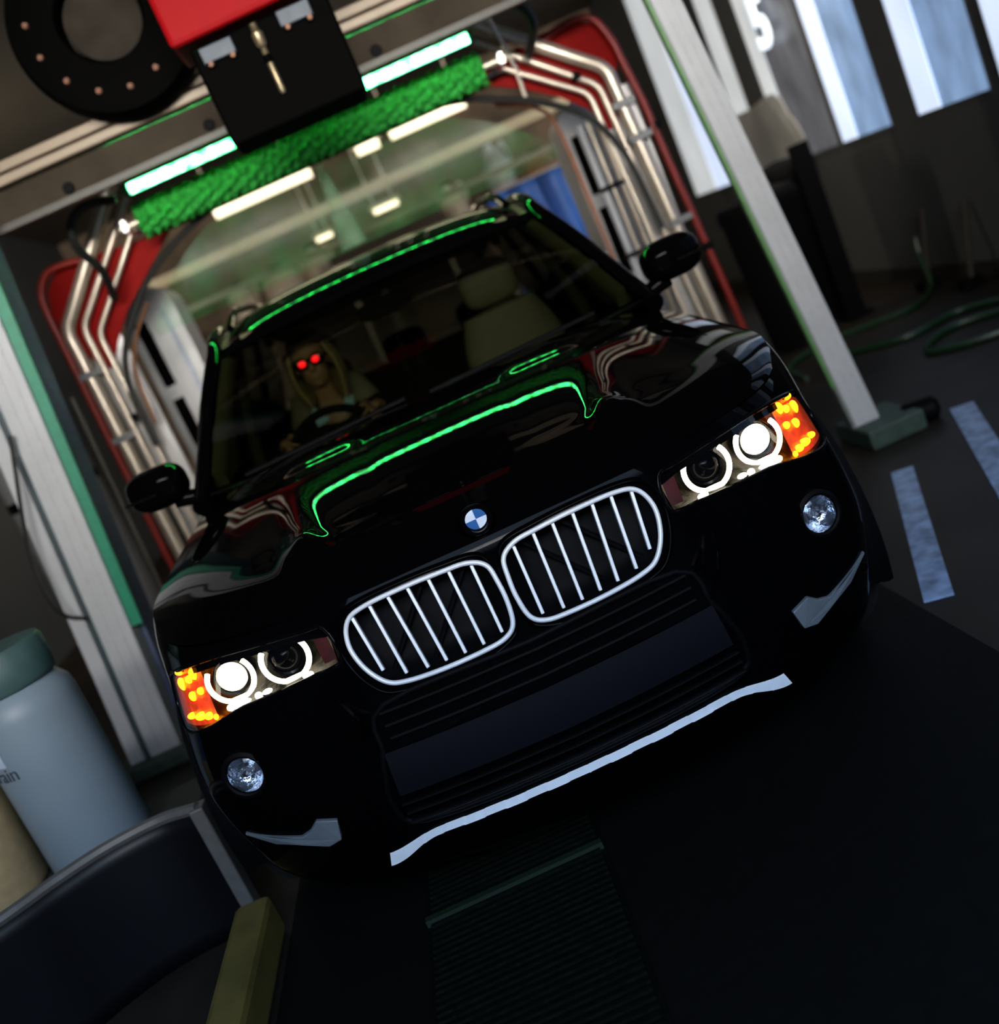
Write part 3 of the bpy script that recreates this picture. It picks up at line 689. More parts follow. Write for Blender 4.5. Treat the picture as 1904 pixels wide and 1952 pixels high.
# clothing
jv = [(HX, 2.50, .53, .178, .145), (HX, 2.52, .78, .165, .125), (HX, 2.53, .92, .19, .13), (HX, 2.52, 1.04, .17, .115), (HX, 2.505, 1.105, .095, .09)]
je = [(i, i+1) for i in range(4)]
for s, gp in ((1, gripL), (-1, gripR)):
    sh, el, wr = arm_pts(s, gp); b = len(jv)
    jv += [(*sh, .078, .075), (*sh.lerp(el, .5), .064, .062), (*el, .056, .056), (*el.lerp(wr, .5), .048, .046), (*el.lerp(wr, .93), .040, .036)]
    je += [(3, b)]+[(b+i, b+i+1) for i in range(4)]
mk('jacket', skinmesh('jacket_tmp', jv, je, 0, 2), JACKET, person)
tv_ = [(HX, 2.50, .52, .16, .13), (HX, 2.51, .64, .165, .13)]; te_ = [(0, 1)]
for s in (1, -1):
    b = len(tv_); tv_ += [(HX+s*.09, 2.44, .55, .105, .105), (HX+s*.13, 2.08, .60, .088, .088), (HX+s*.11, 1.93, .42, .064, .066), (HX+s*.10, 1.82, .39, .060, .055)]
    te_ += [(0, b), (b, b+1), (b+1, b+2), (b+2, b+3)]
mk('trousers', skinmesh('trousers_tmp', tv_, te_, 0, 2), mat('dark_trouser_cloth', (16, 17, 22), .85, 0, .2, var=.2), person)
for q in (-1, 1):
    mk('shirt_collar', prism([Vector((HX+q*.028, 2.415, 1.075)), Vector((HX+q*.075, 2.425, 1.150)), Vector((HX+q*.098, 2.44, 1.125)), Vector((HX+q*.085, 2.40, 1.065))], 0, (0, .012, 0)), SHIRT, person, smooth=False, label='pale blue collar wing')

# ================================================================= NEAR GANTRY
gan = thing('wash_gantry', 'white metal gantry frame with tall posts either side of the car', 'car wash gantry', (0, 2.4, 0))
def post(xb, xt, w_, d_, m, name='upright', y=2.4, zt=3.3, grooves=True, lab=None):
    o = mk(name, bar((xb, y, .0), (xt, y, zt), w_, d_, up=(0, 1, 0)), m, gan, smooth=False, bevel=.006, label=lab)
    if grooves:
        for q in (-.15, .2):
            mk('groove_strip', bar((xb+q*w_, y-d_/2-.001, .02), (xt+q*w_, y-d_/2-.001, zt-.02), .008, .004, up=(0, 1, 0)), mat('groove_grey', (165, 168, 172), .5), o, smooth=False)
    return o
def edge_strip(xb, xt, y, m): mk('edge_strip', bar((xb, y, .3), (xt, y, 3.3), .014, .02, up=(0, 1, 0)), m, gan, smooth=False, label='strip painted as green led reflection')  # strip coloured to imitate the green led reflection on the post flange
post(1.745, 1.415, .115, .05, WHITEM, lab='white upright right of the car')
post(1.680, 1.350, .018, .06, mat('post_edge_grey', (120, 126, 124), .4, .3), 'post_flange', grooves=False)
post(-1.695, -1.365, .14, .12, WHITEM, lab='wide white upright left of the car')
post(-1.83, -1.50, .068, .10, WHITEM, grooves=False, lab='narrow white upright at the far left')
post(-1.78, -1.45, .06, .05, mat('post_web_grey', (40, 60, 66), .5), 'post_web', grooves=False)  # dark web strip in the gap between the left posts
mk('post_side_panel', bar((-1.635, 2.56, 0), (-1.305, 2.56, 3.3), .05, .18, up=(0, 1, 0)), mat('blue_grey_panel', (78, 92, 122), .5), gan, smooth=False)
edge_strip(1.637, 1.337, 2.368, mat('green_led_glint', (70, 120, 62), .5))
mk('edge_strip', bar((-1.538, 2.37, .62), (-1.270, 2.37, 3.3), .048, .02, up=(0, 1, 0)), mat('teal_led_glint', (18, 118, 92), .45), gan, smooth=False, label='strip painted as teal green led reflection')  # led light on the left flange, put into a teal strip
mk('foot_block', box(1.66, 1.92, 2.22, 2.58, 0, .09), mat('green_grey_foot', (40, 60, 52), .6, var=.3), gan, bevel=.01, smooth=False)
mk('foot_motor', lathe([(0, 0), (.05, 0), (.055, .01), (.055, .13), (.03, .15)], (1.88, 2.34, .05), (1, -.3, 0), 20), PLASTIC, gan)
mk('foot_block', box(-1.92, -1.52, 2.25, 2.55, 0, .06), mat('green_grey_foot', (40, 60, 52), .6), gan, bevel=.01, smooth=False)
mk('crossbeam', join(box(-1.62, 1.50, 2.54, 2.64, 2.470, 2.510), box(-1.62, 1.50, 2.55, 2.63, 2.520, 2.563)), mat('cream_enamel', (128, 114, 96), .35, .1, var=.1, scale=8), gan, bevel=.006, smooth=False, label='cream crossbeam')
mk('web_panel', box(-1.5, 1.45, 2.60, 2.63, 2.325, 2.465), mat('grey_web_panel', (58, 52, 44), .8, 0, .05, var=.25, scale=5), gan, smooth=False)
for x in (-.36, .40, -1.0, 1.0): mk('web_hole', lathe([(0, .004), (.022, .004), (.026, 0), (.026, -.01)], (x, 2.597, 2.372), (0, -1, 0), 16), PLASTIC, gan)
mk('lamp_rail', box(-1.42, 1.40, 2.58, 2.63, 2.312, 2.340), mat('dark_rail', (40, 40, 36), .4, .3), gan, smooth=False)
mk('ceiling_hanger', join(box(-1.36, -1.30, 2.55, 2.63, 2.56, 3.7), box(1.30, 1.36, 2.55, 2.63, 2.56, 3.7)), ALU, gan, smooth=False)
mk('cable', tube(catmull([(-1.60, 2.30, 1.55), (-1.73, 2.26, 1.15), (-1.765, 2.24, .92), (-1.75, 2.26, .80), (-1.70, 2.32, .74)], 8), .008, 6), HOSEBLK, gan)
# LED bar
led = thing('led_light_bar', 'glowing green led light bar running under the gantry crossbeam behind the black drive box', 'light bar', (0, 3.07, 2.3))
mk('lamp_housing', box(-.89, .88, 3.065, 3.12, 2.335, 2.392), mat('lamp_housing_grey', (60, 66, 62), .4, .5), led, bevel=.004, smooth=False)
mk('lamp_lens', box(-.862, .85, 3.052, 3.064, 2.334, 2.384), LEDH, led, bevel=.005, smooth=False)
for k in range(22): mk('led', ellip((-.835+1.66*k/21, 3.050, 2.359), (.015, .010, .0115), 12, 8), LEDM, led)
# brush roller under it
def roller(u, v):
    a = 2*PI*u; x = -.90+1.77*v
    r = .060+.010*math.sin(a*9+x*55)+.008*math.sin(x*140+a*4)+.007*random.uniform(-1, 1)
    return Vector((x, 3.17+1.1*r*math.cos(a), 2.232+1.1*r*math.sin(a)))
br = thing('brush_roller', 'green bristle roller hanging just below the green light bar', 'car wash brush', (0, 3.17, 2.15))
mk('bristles', grid(roller, 60, 260), BRUSH, br)
mk('shaft', tube([(-1.0, 3.17, 2.232), (1.0, 3.17, 2.232)], .018, 10), STEEL, br)
for x in (-.97, .97): mk('bracket', box(x-.012, x+.012, 3.14, 3.31, 2.21, 2.26), ALU, br, smooth=False)
mk('splash_lip', box(-.92, .90, 3.25, 3.27, 2.155, 2.18), mat('olive_strip', (70, 74, 20), .7, 0, .1), br, smooth=False)
# drive unit: black box with red cowl
du = thing('brush_drive_unit', 'black box with bright red cowl hanging above the car roof', 'drive unit', (0, 2.1, 2.13))
mk('housing', box(-.262, .268, 1.98, 2.22, 2.140, 2.50), BLKHOUS, du, bevel=.012, smooth=False)
mk('cowl', prism([Vector(p) for p in ((-.315, 1.95, 2.515), (.245, 1.95, 2.525), (.245, 1.97, 2.95), (-.315, 1.97, 2.95))], 0, (0, .34, 0)), REDP, du, bevel=.02, smooth=False, label='red cowl')
for x in (-.07, .09): mk('hanger', box(x-.03, x+.03, 2.05, 2.15, 2.9, 3.7), ALU, du, smooth=False)
for x, z in ((-.168, 2.452), (.135, 2.462)):
    bk = mk('bracket_plate', box(x-.062, x+.062, 1.955, 1.985, z-.028, z+.028), mat('zinc_plate', (64, 72, 82), .5, .3, var=.15), du, bevel=.004, smooth=False)
    for q in (-.04, .045): mk('bolt', lathe([(0, .012), (.009, .012), (.010, 0)], (x+q, 1.957, z-.036), (0, -1, 0), 10), mat('rusty_bolt', (120, 84, 66), .6, .5), bk)
mk('nozzle', join(lathe([(.012, 0), (.020, .01), (.022, .05), (.014, .06), (.013, .085)], (-.016, 1.962, 2.40), (0, 0, 1), 16), lathe([(.008, 0), (.012, .01), (.012, .16), (.008, .17)], (-.016, 1.966, 2.235), (0, 0, 1), 14)), mat('tarnished_brass', (128, 116, 92), .35, .7, var=.2), du)
mk('nozzle_band', lathe([(.0135, 0), (.0135, .03)], (-.016, 1.966, 2.345), (0, 0, 1), 14), BLKHOUS, du)
# blower wheel beside it
bl = thing('blower_wheel', 'large black round blower wheel with bolts around its rim, left of the red cowl', 'blower', (-.545, 2.42, 2.47))
bc = (-.545, 2.42, 2.842)
mk('ring', lathe([(.160, .03), (.172, .055), (.27, .06), (.350, .045), (.368, .0), (.368, -.08), (.165, -.08)], bc, (0, -1, 0), 56), BLKHOUS, bl)
mk('hub', lathe([(0, .02), (.09, .02), (.15, .0), (.155, -.05)], bc, (0, -1, 0), 40), mat('hub_grey', (46, 42, 37), .8, 0, .05, var=.3, scale=8), bl)
for k in range(14):
    a = 2*PI*k/14+.2; mk('bolt', lathe([(0, .014), (.010, .014), (.012, 0)], (bc[0]+.275*math.cos(a), bc[1]-.058, bc[2]+.275*math.sin(a)), (0, -1, 0), 10), mat('rusty_bolt', (120, 84, 66), .6, .5), bl)
mk('hanger', box(-.575, -.515, 2.43, 2.49, 3.15, 3.7), ALU, bl, smooth=False)

# ================================================================= FAR ARCH
ar = thing('chrome_wash_arch', 'chrome tube wash arch with red corner plates and red hoses standing around the car', 'car wash arch', (0, 3.4, 0))
def bentpath(P, n=4):
    out = []
    P = [Vector(p) for p in P]; out.append(P[0])
    for i in range(1, len(P)-1):
        a, b, c = P[i-1], P[i], P[i+1]; r = .05
        p0 = b+(a-b).normalized()*r; p1 = b+(c-b).normalized()*r
        for k in range(n+1):
            t = k/n; out.append((1-t)**2*p0+2*t*(1-t)*b+t*t*p1)
    out.append(P[-1]); return out
y = 3.4
mk('outer_tube', tube(bentpath([(-1.535, y, 0), (-1.51, y, 1.94), (-.97, y, 2.50), (.91, y, 2.50), (1.485, y, 2.03), (1.60, y, 0)]), .034, 14), STEEL, ar)
mk('middle_tube', tube(bentpath([(-1.455, y, 0), (-1.43, y, 1.92), (-.93, y, 2.41), (.90, y, 2.41), (1.42, y, 1.97), (1.53, y, 0)]), .017, 10), STEEL, ar)
mk('inner_tube', tube(bentpath([(-1.385, y-.02, 0), (-1.37, y-.02, 1.86), (-.93, y-.02, 2.30), (.93, y-.02, 2.28), (1.355, y-.02, 1.95), (1.44, y-.02, 0)]), .014, 10), STEEL, ar)
for x in (-1.38, 1.50):
    mk('leg_panel', box(x-.10, x+.085, 3.46, 3.49, 0, 1.93), ALU, ar, smooth=False)
def vplate(P, name, m, yy, d): return mk(name, prism([Vector((x, yy, z)) for x, z in P], 0, (0, d, 0)), m, ar, smooth=False, label='red corner plate')
vplate([(.82, 2.23), (1.01, 2.29), (1.27, 2.31), (1.42, 2.30), (1.53, 2.25), (1.585, 2.08), (1.54, 2.0), (1.45, 1.74), (1.40, 1.76), (1.34, 1.89), (1.23, 2.0), (1.05, 2.12)], 'corner_plate', REDPLATE, 3.45, .015)
vplate([(-.81, 2.20), (-1.04, 2.20), (-1.31, 2.23), (-1.44, 2.22), (-1.52, 2.15), (-1.55, 2.04), (-1.54, 1.92), (-1.44, 1.69), (-1.39, 1.70), (-1.32, 1.80), (-1.20, 1.92), (-1.06, 2.02)], 'corner_plate', REDPLATE, 3.45, .015)
mk('red_hose', tube(catmull([(1.22, 3.40, 2.25), (1.30, 3.40, 2.285), (1.42, 3.40, 2.295), (1.51, 3.40, 2.265), (1.56, 3.4, 2.14), (1.575, 3.4, 2.02), (1.60, 3.4, 1.79), (1.615, 3.4, 1.49), (1.64, 3.4, 1.1), (1.66, 3.4, .77), (1.68, 3.4, .3), (1.69, 3.4, 0.02)], 6), .019, 10), REDHOSE, ar)
mk('red_hose', tube(catmull([(-1.22, 3.4, 2.19), (-1.34, 3.4, 2.225), (-1.46, 3.4, 2.225), (-1.535, 3.4, 2.15), (-1.555, 3.4, 2.03), (-1.56, 3.4, 1.88), (-1.57, 3.4, 1.58), (-1.585, 3.4, 1.12), (-1.60, 3.4, .62), (-1.61, 3.4, .02)], 6), .019, 10), REDHOSE, ar)
mk('black_hose', tube(catmull([(-1.36, 3.32, 1.25), (-1.33, 3.32, 1.61), (-1.20, 3.32, 1.83), (-.98, 3.32, 2.02), (-.68, 3.32, 2.15), (-.34, 3.32, 2.22), (0, 3.32, 2.235), (.38, 3.32, 2.22), (.74, 3.32, 2.16), (.92, 3.32, 2.09), (1.08, 3.32, 2.01), (1.25, 3.32, 1.89), (1.35, 3.32, 1.75), (1.41, 3.32, 1.55), (1.44, 3.32, 1.2)], 6), .016, 8), HOSEBLK, ar)
mk('black_hose', tube(catmull([(.70, 3.0, 2.46), (.90, 3.0, 2.455), (1.03, 3.0, 2.435), (1.12, 3.0, 2.375), (1.15, 3.05, 2.29), (1.13, 3.3, 2.22)], 6), .022, 8), HOSEBLK, ar)
mk('black_hose', tube(catmull([(-.92, 3.0, 2.33), (-1.05, 3.0, 2.36), (-1.15, 3.0, 2.32), (-1.19, 3.05, 2.22), (-1.16, 3.15, 2.10), (-1.2, 3.3, 1.98)], 6), .02, 8), HOSEBLK, ar)
mk('copper_pipe', tube(catmull([(-1.32, 3.36, 1.35), (-1.29, 3.36, 1.62), (-1.20, 3.36, 1.78), (-1.08, 3.36, 1.90)], 6), .009, 8), mat('copper_pipe', (140, 96, 66), .4, .7), ar)
for x, z in ((1.52, 1.66), (1.56, 1.2), (-1.50, 1.7), (-1.50, 1.35), (1.50, 1.84)):
    mk('pipe_clip', box(x-.06, x+.06, 3.36, 3.44, z-.018, z+.018), mat('clip_grey', (130, 132, 134), .4, .5), ar, bevel=.004, smooth=False)
for x, z in ((1.625, 1.68), (1.65, 1.02), (-1.40, 1.42), (1.33, 2.05)): mk('hose_clamp', lathe([(.026, -.02), (.026, .02)], (x, 3.4, z), (0, 0, 1), 14), PLASTIC, ar)
mk('tie_bar', tube([(1.02, 3.37, 2.50), (1.06, 3.37, 2.20), (1.05, 3.37, 2.03)], .010, 8), STEEL, ar)
# clear curtain in the arch opening
cur = thing('clear_curtain', 'clear plastic curtain hanging inside the arch behind the car roof, coloured with green lamp haze', 'curtain', (0, 3.35, 1.73))
def curt(u, v):
    U = u*2-1; zt = 2.20-.42*abs(U)**3; return Vector((1.10*U, 3.35+.003*math.sin(u*40), 1.73+(zt-1.73)*v))
mk('sheet', grid(curt, 80, 12), thin_glass('clear_vinyl', (.93, .97, .94), 1.06, .10, (.12, .85, .24), .08), cur)  # green lamp haze is painted into the dirt colour of the sheet
mk('top_rail', tube([(-1.0, 3.355, 2.215), (1.0, 3.355, 2.215)], .012, 8), STEEL, cur)
sp = mk('water_spray', grid(lambda u, v: Vector((-.02+(.014+.05*v)*math.cos(2*PI*u), 3.05+(.014+.05*v)*math.sin(2*PI*u), 2.12-.40*v)), 16, 10), thin_glass('fine_spray', (.95, 1, .97), 1.02, .14, (.6, 1, .7), .5))
tag(sp, 'thin column of water spray falling behind the car roof', 'water spray')

# side dryers behind the arch
DRW = mat('dryer_white', (176, 178, 180), .4, .1, var=.08, scale=5)
def dryer(xc, wd, zt, yy, label):
    d = thing('side_dryer', label, 'dryer', (xc, yy, 0), 'side dryers behind the arch')
    def prof(u):
        if u < .25: return Vector((xc-wd/2, 0, zt-wd/2)).lerp(Vector((xc-wd/2, 0, 0)), (.25-u)/.25)
        if u > .75: return Vector((xc+wd/2, 0, zt-wd/2)).lerp(Vector((xc+wd/2, 0, 0)), (u-.75)/.25)
        a = PI-(u-.25)/.5*PI; return Vector((xc+wd/2*math.cos(a), 0, zt-wd/2+wd/2*math.sin(a)))
    P = [prof(k/32) for k in range(33)]
    mk('casing', prism([Vector((p.x, yy-.02, p.z)) for p in P], 0, (0, .35, 0)), DRW, d, smooth=False)
    for z0, z1 in ((.5, .95), (1.02, 1.42), (1.50, zt-.18)):
        mk('air_slot', box(xc-wd*.34, xc-wd*.12, yy-.03, yy-.02, z0, z1), BLKHOUS, d, smooth=False)
    mk('edge_strip', box(xc+wd*.22, xc+wd*.30, yy-.035, yy-.02, .1, zt-.14), mat('trim_bluegrey', (150, 160, 180), .4), d, smooth=False)
    return d
dryer(-1.25, .30, 2.06, 4.1, 'white round-topped dryer column left of the car behind the arch')
dryer(1.42, .26, 2.02, 4.1, 'white round-topped dryer column right of the car behind the arch')
pg = thing('pipe_stand', 'bundle of upright chrome and white pipes right of the car beside the dryer column', 'pipe stand', (1.5, 3.75, 0))
for x, r, m in ((1.335, .022, WHITEM), (1.385, .012, STEEL), (1.445, .026, STEEL), (1.52, .022, STEEL)):
    mk('pipe', tube([(x+.02, 3.78, 0), (x, 3.78, 1.86)], r, 12), m, pg)
for z in (.6, 1.12, 1.50): mk('pipe_clamp', box(1.31, 1.55, 3.745, 3.815, z-.012, z+.012), PLASTIC, pg, smooth=False)
mk('rusty_pipe', tube(catmull([(.98, 3.9, 2.15), (1.18, 3.9, 2.05), (1.25, 3.9, 1.92), (1.265, 3.9, 1.6), (1.27, 3.9, 1.2), (1.29, 3.9, .02)], 6), .011, 8), mat('rusty_pipe', (150, 92, 66), .5, .4, var=.3), pg)

# ================================================================= BACK OF THE TUNNEL
TUBEL = mat('warm_tube_lamp', (255, 240, 212), .4, emit=(255, 236, 200), estr=2.2)
LFIX = mat('lamp_fixture', (180, 176, 160), .5)
def tubelamp(x0, x1, yy, z, r, lab):
    t = thing('tube_lamp', lab, 'lamp', ((x0+x1)/2, yy, z), 'tube lamps in the tunnel')
    mk('tube', tube([(x0, yy, z), (x1, yy, z)], r, 12), TUBEL, t); mk('fixture', box(x0-.03, x1+.03, yy+.01, yy+.12, z+r*.6, z+r*.6+.05), LFIX, t, smooth=False)
    for x in (x0+.03, x1-.03): mk('hanger', box(x-.008, x+.008, yy+.05, yy+.07, z+r, ZC), LFIX, t, smooth=False)
tubelamp(-1.00, -.14, 7.0, 2.675, .062, 'long bright warm tube lamp at the left above the car roof')
tubelamp(.27, .47, 7.0, 2.655, .045, 'short bright lamp just right of the water spray')
tubelamp(.58, 1.25, 7.0, 2.67, .050, 'long tube lamp at the right above the car roof')
tubelamp(.22, .47, 8.2, 2.26, .026, 'low small strip lamp on the far beam above the car roof')
tubelamp(-.38, -.22, 8.2, 2.24, .022, 'low dim strip lamp at the left end of the far beam')
bm_ = thing('cross_rail', 'pair of grey beige rails spanning the tunnel below the lamps', 'rail', (0, 7.6, 2.3))
mk('rail', box(-2.6, 2.6, 7.55, 7.65, 2.36, 2.45), mat('rail_beige', (150, 142, 118), .5, var=.1), bm_, smooth=False)
mk('rail', box(-2.6, 2.6, 8.3, 8.38, 2.12, 2.18), mat('rail_grey', (112, 104, 94), .5), bm_, smooth=False)
mk('rail_leg', join(box(-2.6, -2.5, 7.55, 7.65, 0, 2.36), box(2.5, 2.6, 7.55, 7.65, 0, 2.36), box(-2.6, -2.5, 8.3, 8.38, 0, 2.12), box(2.5, 2.6, 8.3, 8.38, 0, 2.12), box(-2.6, -2.5, 7.65, 8.3, 2.0, 2.06), box(2.5, 2.6, 7.65, 8.3, 2.0, 2.06)), mat('rail_grey', (112, 104, 94), .5), bm_, smooth=False)
tp = tag(mk('tarpaulin', grid(lambda u, v: Vector((1.05+.72*u, 6.6+.04*math.sin(u*19+v*3), .35+1.52*v)), 40, 14), mat('blue_tarpaulin_cloth', (24, 74, 150), .6, var=.3, scale=5), solid=.01), 'bright blue tarpaulin hanging at the right behind the car roof', 'tarpaulin')
tr_ = thing('tarpaulin_rail', 'thin bar on two legs that carries the blue tarpaulin', 'rail', (1.4, 6.65, 0))
mk('bar', tube([(1.0, 6.68, 1.88), (1.82, 6.68, 1.88)], .015, 8), STEEL, tr_)
for x in (1.0, 1.82): mk('leg', tube([(x, 6.68, 0), (x, 6.68, 1.88)], .015, 8), STEEL, tr_)
sh = thing('storage_shelf', 'dark shelf rack at the far end of the tunnel', 'shelf', (0, 9.4, 0))
mk('board', box(-2.2, 2.3, 9.2, 9.7, 1.74, 1.78), mat('shelf_grey', (96, 86, 74), .6), sh, smooth=False); mk('board', box(-2.2, 2.3, 9.2, 9.7, .9, .94), mat('shelf_grey', (96, 86, 74), .6), sh, smooth=False)
for x in (-2.18, 0, 2.26):
    mk('post', box(x-.03, x+.03, 9.22, 9.68, 0, 1.74), mat('shelf_grey', (96, 86, 74), .6), sh, smooth=False)
WJ = mat('white_jug_plastic', (214, 204, 186), .45, var=.06); 
def jug(x, wd, h, zb, yy, lab, m=WJ):
    t = thing('jug', lab, 'jug', (x, yy, zb), 'jugs on the far shelf')
    mk('jug_body', lathe([(wd*.5, 0), (wd*.52, h*.1), (wd*.52, h*.65), (wd*.42, h*.8), (wd*.16, h*.88), (wd*.16, h*.94)], (x, yy, zb), (0, 0, 1), 20), m, t)
    mk('cap', lathe([(wd*.19, h*.94), (wd*.19, h)], (x, yy, zb), (0, 0, 1), 16), PLASTIC, t)
    mk('handle', tube(catmull([(x+wd*.3, yy, zb+h*.86), (x+wd*.5, yy, zb+h*.9), (x+wd*.58, yy, zb+h*.7), (x+wd*.5, yy, zb+h*.5)], 5), wd*.05, 8), m, t)
jug(-1.40, .30, .50, 1.78, 9.4, 'white jug on the far shelf, leftmost of the row')
jug(-.94, .42, .50, 1.78, 9.4, 'wide cream jug on the far shelf, second from the left')
jug(-.52, .30, .55, 1.78, 9.4, 'tall pale jug on the far shelf just left of the middle')
jug(1.05, .30, .56, 1.78, 9.4, 'cream jug on the far shelf above the right end of the car roof')
jug(1.62, .30, .78, 1.78, 9.4, 'tall white jug on the far shelf above the blue tarpaulin', mat('cool_white_plastic', (190, 196, 202), .45))
jug(2.05, .36, .50, 1.78, 9.4, 'tan jug on the far shelf, rightmost of the row', mat('tan_plastic', (168, 128, 100), .5))
bb = tag(mk('notice_board', box(-.38, .86, 9.05, 9.10, 1.62, 2.10), mat('board_dark', (70, 60, 52), .6, var=.1), smooth=False, bevel=.01), 'dark brown board below the far strip lamps behind the car roof', 'board')
bl_ = thing('board_stand', 'pair of thin legs under the dark brown board', 'stand', (.24, 9.1, 0))
for x in (-.3, .78): mk('leg', tube([(x, 9.12, 0), (x, 9.12, 1.7)], .02, 8), STEEL, bl_)

# ================================================================= RIGHT SIDE
# lit bay number on the wall
cu = bpy.data.curves.new('bay_number', 'FONT'); cu.body = '5'; cu.size = .58; cu.extrude = .015; cu.offset = .012; cu.align_x = 'CENTER'
co = bpy.data.objects.new('num_tmp', cu); COL.objects.link(co); me = evaluated(co); bpy.data.objects.remove(co, do_unlink=True)
RT = Matrix(((0, 0, -1), (-1, 0, 0), (0, 1, 0)))
vs = [tuple(RT @ v.co+Vector((3.62, 6.60, 2.05))) for v in me.vertices]
tag(mk('bay_number', (vs, [tuple(p.vertices) for p in me.polygons]), mat('white_sign_light', (235, 245, 255), .4, emit=(225, 240, 255), estr=1.3), smooth=False), 'white glowing number 5 on the right wall window', 'sign')
tag(mk('plastic_sheet', prism([Vector((3.655-.015*math.sin(yy*8), yy, z)) for yy, z in ((8.0, 1.70), (7.5, 1.69), (7.1, 1.72), (6.95, 1.71), (6.86, 1.64), (6.80, 1.50), (6.70, 1.42), (6.62, 1.30), (6.64, 1.15), (6.58, 1.0), (7.2, .94), (8.0, .96))], 0, (.02, 0, 0)), mat('grey_plastic_sheet', (165, 168, 170), .5, var=.15, scale=3, bump=.3), smooth=False), 'ragged grey plastic sheet fixed on the right wall below the number 5', 'plastic sheet')
BINM = mat('dark_bin_plastic', (6, 6, 7), .7, 0, .06, var=.2)
def bin_(x, yy, r, h, lab, stick=False):
    t = thing('waste_bin', lab, 'bin', (x, yy, 0), 'dark bins by the right wall')
    mk('bin_body', lathe([(0, 0), (r*.85, 0), (r, h*.95), (r*1.06, h*.95), (r*1.06, h), (r*.95, h), (r*.8, .04), (0, .04)], (x, yy, 0), (0, 0, 1), 28), BINM, t)
    mk('bin_lid', lathe([(r*1.07, h), (r*1.0, h+.05), (r*.4, h+.09), (0, h+.10)], (x, yy, 0), (0, 0, 1), 28), BINM, t)
bin_(2.60, 5.2, .27, 1.02, 'black lidded bin beside the right post, nearer the car')
bin_(2.98, 5.65, .24, 1.12, 'black lidded bin behind the nearer bin, under the grey sheet')
sv = thing('black_board', 'narrow black board standing upright beside the bins', 'board', (3.05, 5.16, 0))
mk('plank', box(2.95, 3.09, 5.22, 5.26, 0, 1.28), BINM, sv, smooth=False); mk('foot', box(2.93, 3.11, 5.14, 5.34, 0, .03), BINM, sv, smooth=False)
GH = mat('green_hose_rubber', (8, 46, 20), .4, var=.1)
for nm, P, lab in (('hose', [(2.35, 4.3, .02), (2.7, 3.9, .02), (3.1, 3.95, .02), (3.3, 3.5, .02), (2.9, 3.1, .02), (2.55, 3.35, .02), (2.9, 3.65, .02), (3.4, 3.2, .02)], 'green hose coiled on the floor at the right edge of the picture'),
                   ('hose', [(3.55, 5.15, .36), (3.52, 5.1, .20), (3.45, 4.95, .03), (3.1, 4.6, .02), (2.6, 4.75, .02), (2.2, 4.5, .02), (2.1, 4.0, .02)], 'green hose trailing from the right wall across the floor by the bins')):
    tag(mk(nm, tube(catmull(P, 10), .018, 8), GH), lab, 'hose', 'green hoses on the floor')
for yy, lab in ((5.05, 'dark short brush leaning on the right wall, left one of two'), (4.50, 'dark short brush leaning on the right wall, right one of two')):
    t = thing('floor_brush', lab, 'brush', (3.48, yy, 0), 'brushes leaning on the right wall')
    mk('handle', tube([(3.50, yy, .05), (3.66, yy+.10, .52)], .020, 8), mat('brush_wood', (34, 26, 20), .7), t); mk('head', box(3.42, 3.56, yy-.05, yy+.05, 0, .07), BINM, t, bevel=.01, smooth=False)

# ================================================================= LEFT FOREGROUND
DR = mat('blue_grey_drum_plastic', (118, 134, 146), .45, 0, .4, var=.06, scale=4)
bench = tag(mk('low_bench', box(-2.3, -1.16, .74, 1.26, 0, .26), mat('dark_bench', (20, 20, 20), .7), smooth=False, bevel=.01), 'low dark bench under the plastic drums behind the splash guard', 'bench')
def drum(x, yy, r, h, lab, m, capm):
    t = thing('drum', lab, 'drum', (x, yy, .26), 'plastic drums on the low bench')
    mk('drum_body', lathe([(0, 0), (r*.94, 0), (r, .02), (r, h*.80), (r*.97, h*.86), (r*.80, h*.92), (r*.76, h*.93)], (x, yy, .26), (0, 0, 1), 40), m, t)
    mk('drum_lid', lathe([(r*.86, h*.93), (r*.90, h*.95), (r*.90, h*1.10), (r*.84, h*1.12), (0, h*1.12)], (x, yy, .26), (0, 0, 1), 32), capm, t)
    return t
d1 = drum(-1.470, 1.0, .158, .63, 'pale blue grey plastic drum at the left edge behind the dark splash guard', DR, mat('green_grey_lid', (58, 84, 84), .5))
mk('drum_label', grid(lambda u, v: Vector((-1.470+.1595*math.cos(PI*(1.18+.20*u)), 1.0+.1595*math.sin(PI*(1.18+.20*u)), .66+.12*v)), 10, 4), mat('pale_label', (170, 186, 204), .5), d1)
d2 = drum(-1.83, .98, .17, .40, 'beige plastic drum at the left edge beside the blue grey drum', mat('beige_drum_plastic', (168, 148, 112), .5), mat('beige_lid', (120, 110, 90), .5))
mk('drum_label', grid(lambda u, v: Vector((-1.83+.172*math.cos(PI*(1.45+.35*u)), .98+.172*math.sin(PI*(1.45+.35*u)), .44+.15*v)), 10, 4), mat('blue_label', (40, 92, 150), .5), d2, label='blue label')
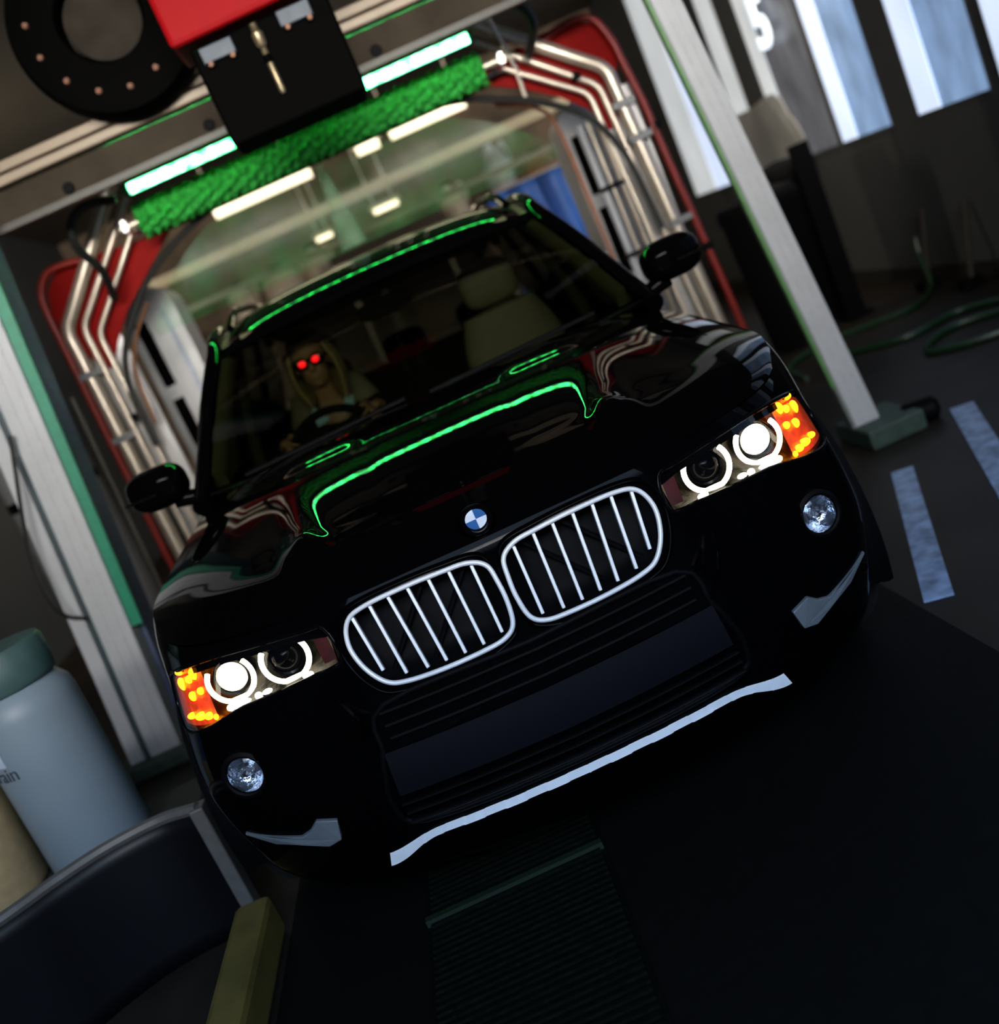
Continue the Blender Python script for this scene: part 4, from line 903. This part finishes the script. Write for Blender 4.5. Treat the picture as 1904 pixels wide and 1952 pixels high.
# faint lettering on the drum
cu = bpy.data.curves.new('drum_text', 'FONT'); cu.body = 'train'; cu.size = .062; cu.extrude = .0006; co = bpy.data.objects.new('txt_tmp', cu); COL.objects.link(co); me = evaluated(co); bpy.data.objects.remove(co, do_unlink=True)
tv = []
for v in me.vertices:
    a = PI*1.5-.95+v.co.x/.159; tv.append((-1.470+(.1598+v.co.z)*math.cos(a), 1.0+(.1598+v.co.z)*math.sin(a), .615+v.co.y))
mk('drum_text', (tv, [tuple(p.vertices) for p in me.polygons]), mat('dark_print', (40, 52, 66), .6), d1, smooth=False)
GP = [(-2.1, .20), (-1.75, .32), (-1.53, .45), (-1.41, .54), (-1.28, .61), (-1.13, .635), (-1.01, .60)]
GPC = catmull([(x, yy, 0) for x, yy in GP], 8)
sg_ = thing('splash_guard', 'dark glossy curved splash guard at the lower left beside the yellow rail', 'splash guard', (-1.4, .5, 0))
def guard(u, v):
    f = u*(len(GPC)-1); i = min(int(f), len(GPC)-2); p = GPC[i].lerp(GPC[i+1], f-i); return Vector((p.x, p.y, .40*v))
mk('panel', grid(guard, 60, 8), mat('dark_blue_grey_sheet', (11, 12, 16), .4, 0, .2, .15, .15, var=.25, scale=3), sg_, solid=.02)
mk('rim', tube([Vector((p.x, p.y, .405)) for p in GPC], .017, 8), mat('guard_rim_grey', (80, 78, 76), .5), sg_)
mk('end_post', box(-1.03, -.99, .575, .635, 0, .41), mat('guard_rim_grey', (80, 78, 76), .5), sg_, bevel=.005, smooth=False)
tag(mk('guide_rail', bar((-.985, .555, .06), (-.992, -2.4, .06), .105, .12, up=(0, 0, 1)), mat('yellow_rail_paint', (88, 78, 36), .55, var=.3, scale=9), smooth=False, bevel=.02), 'yellow painted guide rail on the floor left of the car', 'guide rail')
# conveyor mat under the car
cm = thing('conveyor_mat', 'dark green ribbed conveyor mat on the floor under the car front', 'conveyor mat', (-.28, 0, 0))
MATM = mat('dark_green_mat', (2, 6, 3), .6, 0, .12, var=.5, scale=60, bump=.4)
mk('mat_sheet', box(-.52, -.05, -3.0, 3.2, 0, .012), MATM, cm, smooth=False)
rb = []
for k in range(90):
    yy = -1.2+k*.025; rb.append(box(-.51, -.06, yy, yy+.010, .012, .020))
mk('mat_ribs', join(*rb), MATM, cm, smooth=False)
mk('mat_seam', box(-.52, -.05, .235, .255, .0, .03), mat('mat_seam_green', (5, 26, 11), .6), cm, smooth=False)
# left background tank
tk = thing('water_tank', 'pale grey rounded tank at the left edge behind the white post', 'tank', (-2.28, 4.3, 0))
mk('tank_shell', lathe([(0, 0), (.26, 0), (.27, .05), (.27, 2.08), (.24, 2.22), (.14, 2.30), (0, 2.32)], (-2.28, 4.3, 0), (0, 0, 1), 36), mat('tank_grey', (120, 122, 124), .5, var=.06), tk)
mk('tank_band', lathe([(.275, 1.2), (.275, 1.26)], (-2.28, 4.3, 0), (0, 0, 1), 36), PLASTIC, tk)
tag(mk('wall_pipe', tube([(-1.62, 3.05, 0), (-1.54, 3.05, 1.62)], .012, 8), mat('pipe_grey', (90, 86, 80), .5, .3)), 'thin grey upright pipe between the left white post and the chrome arch', 'pipe')
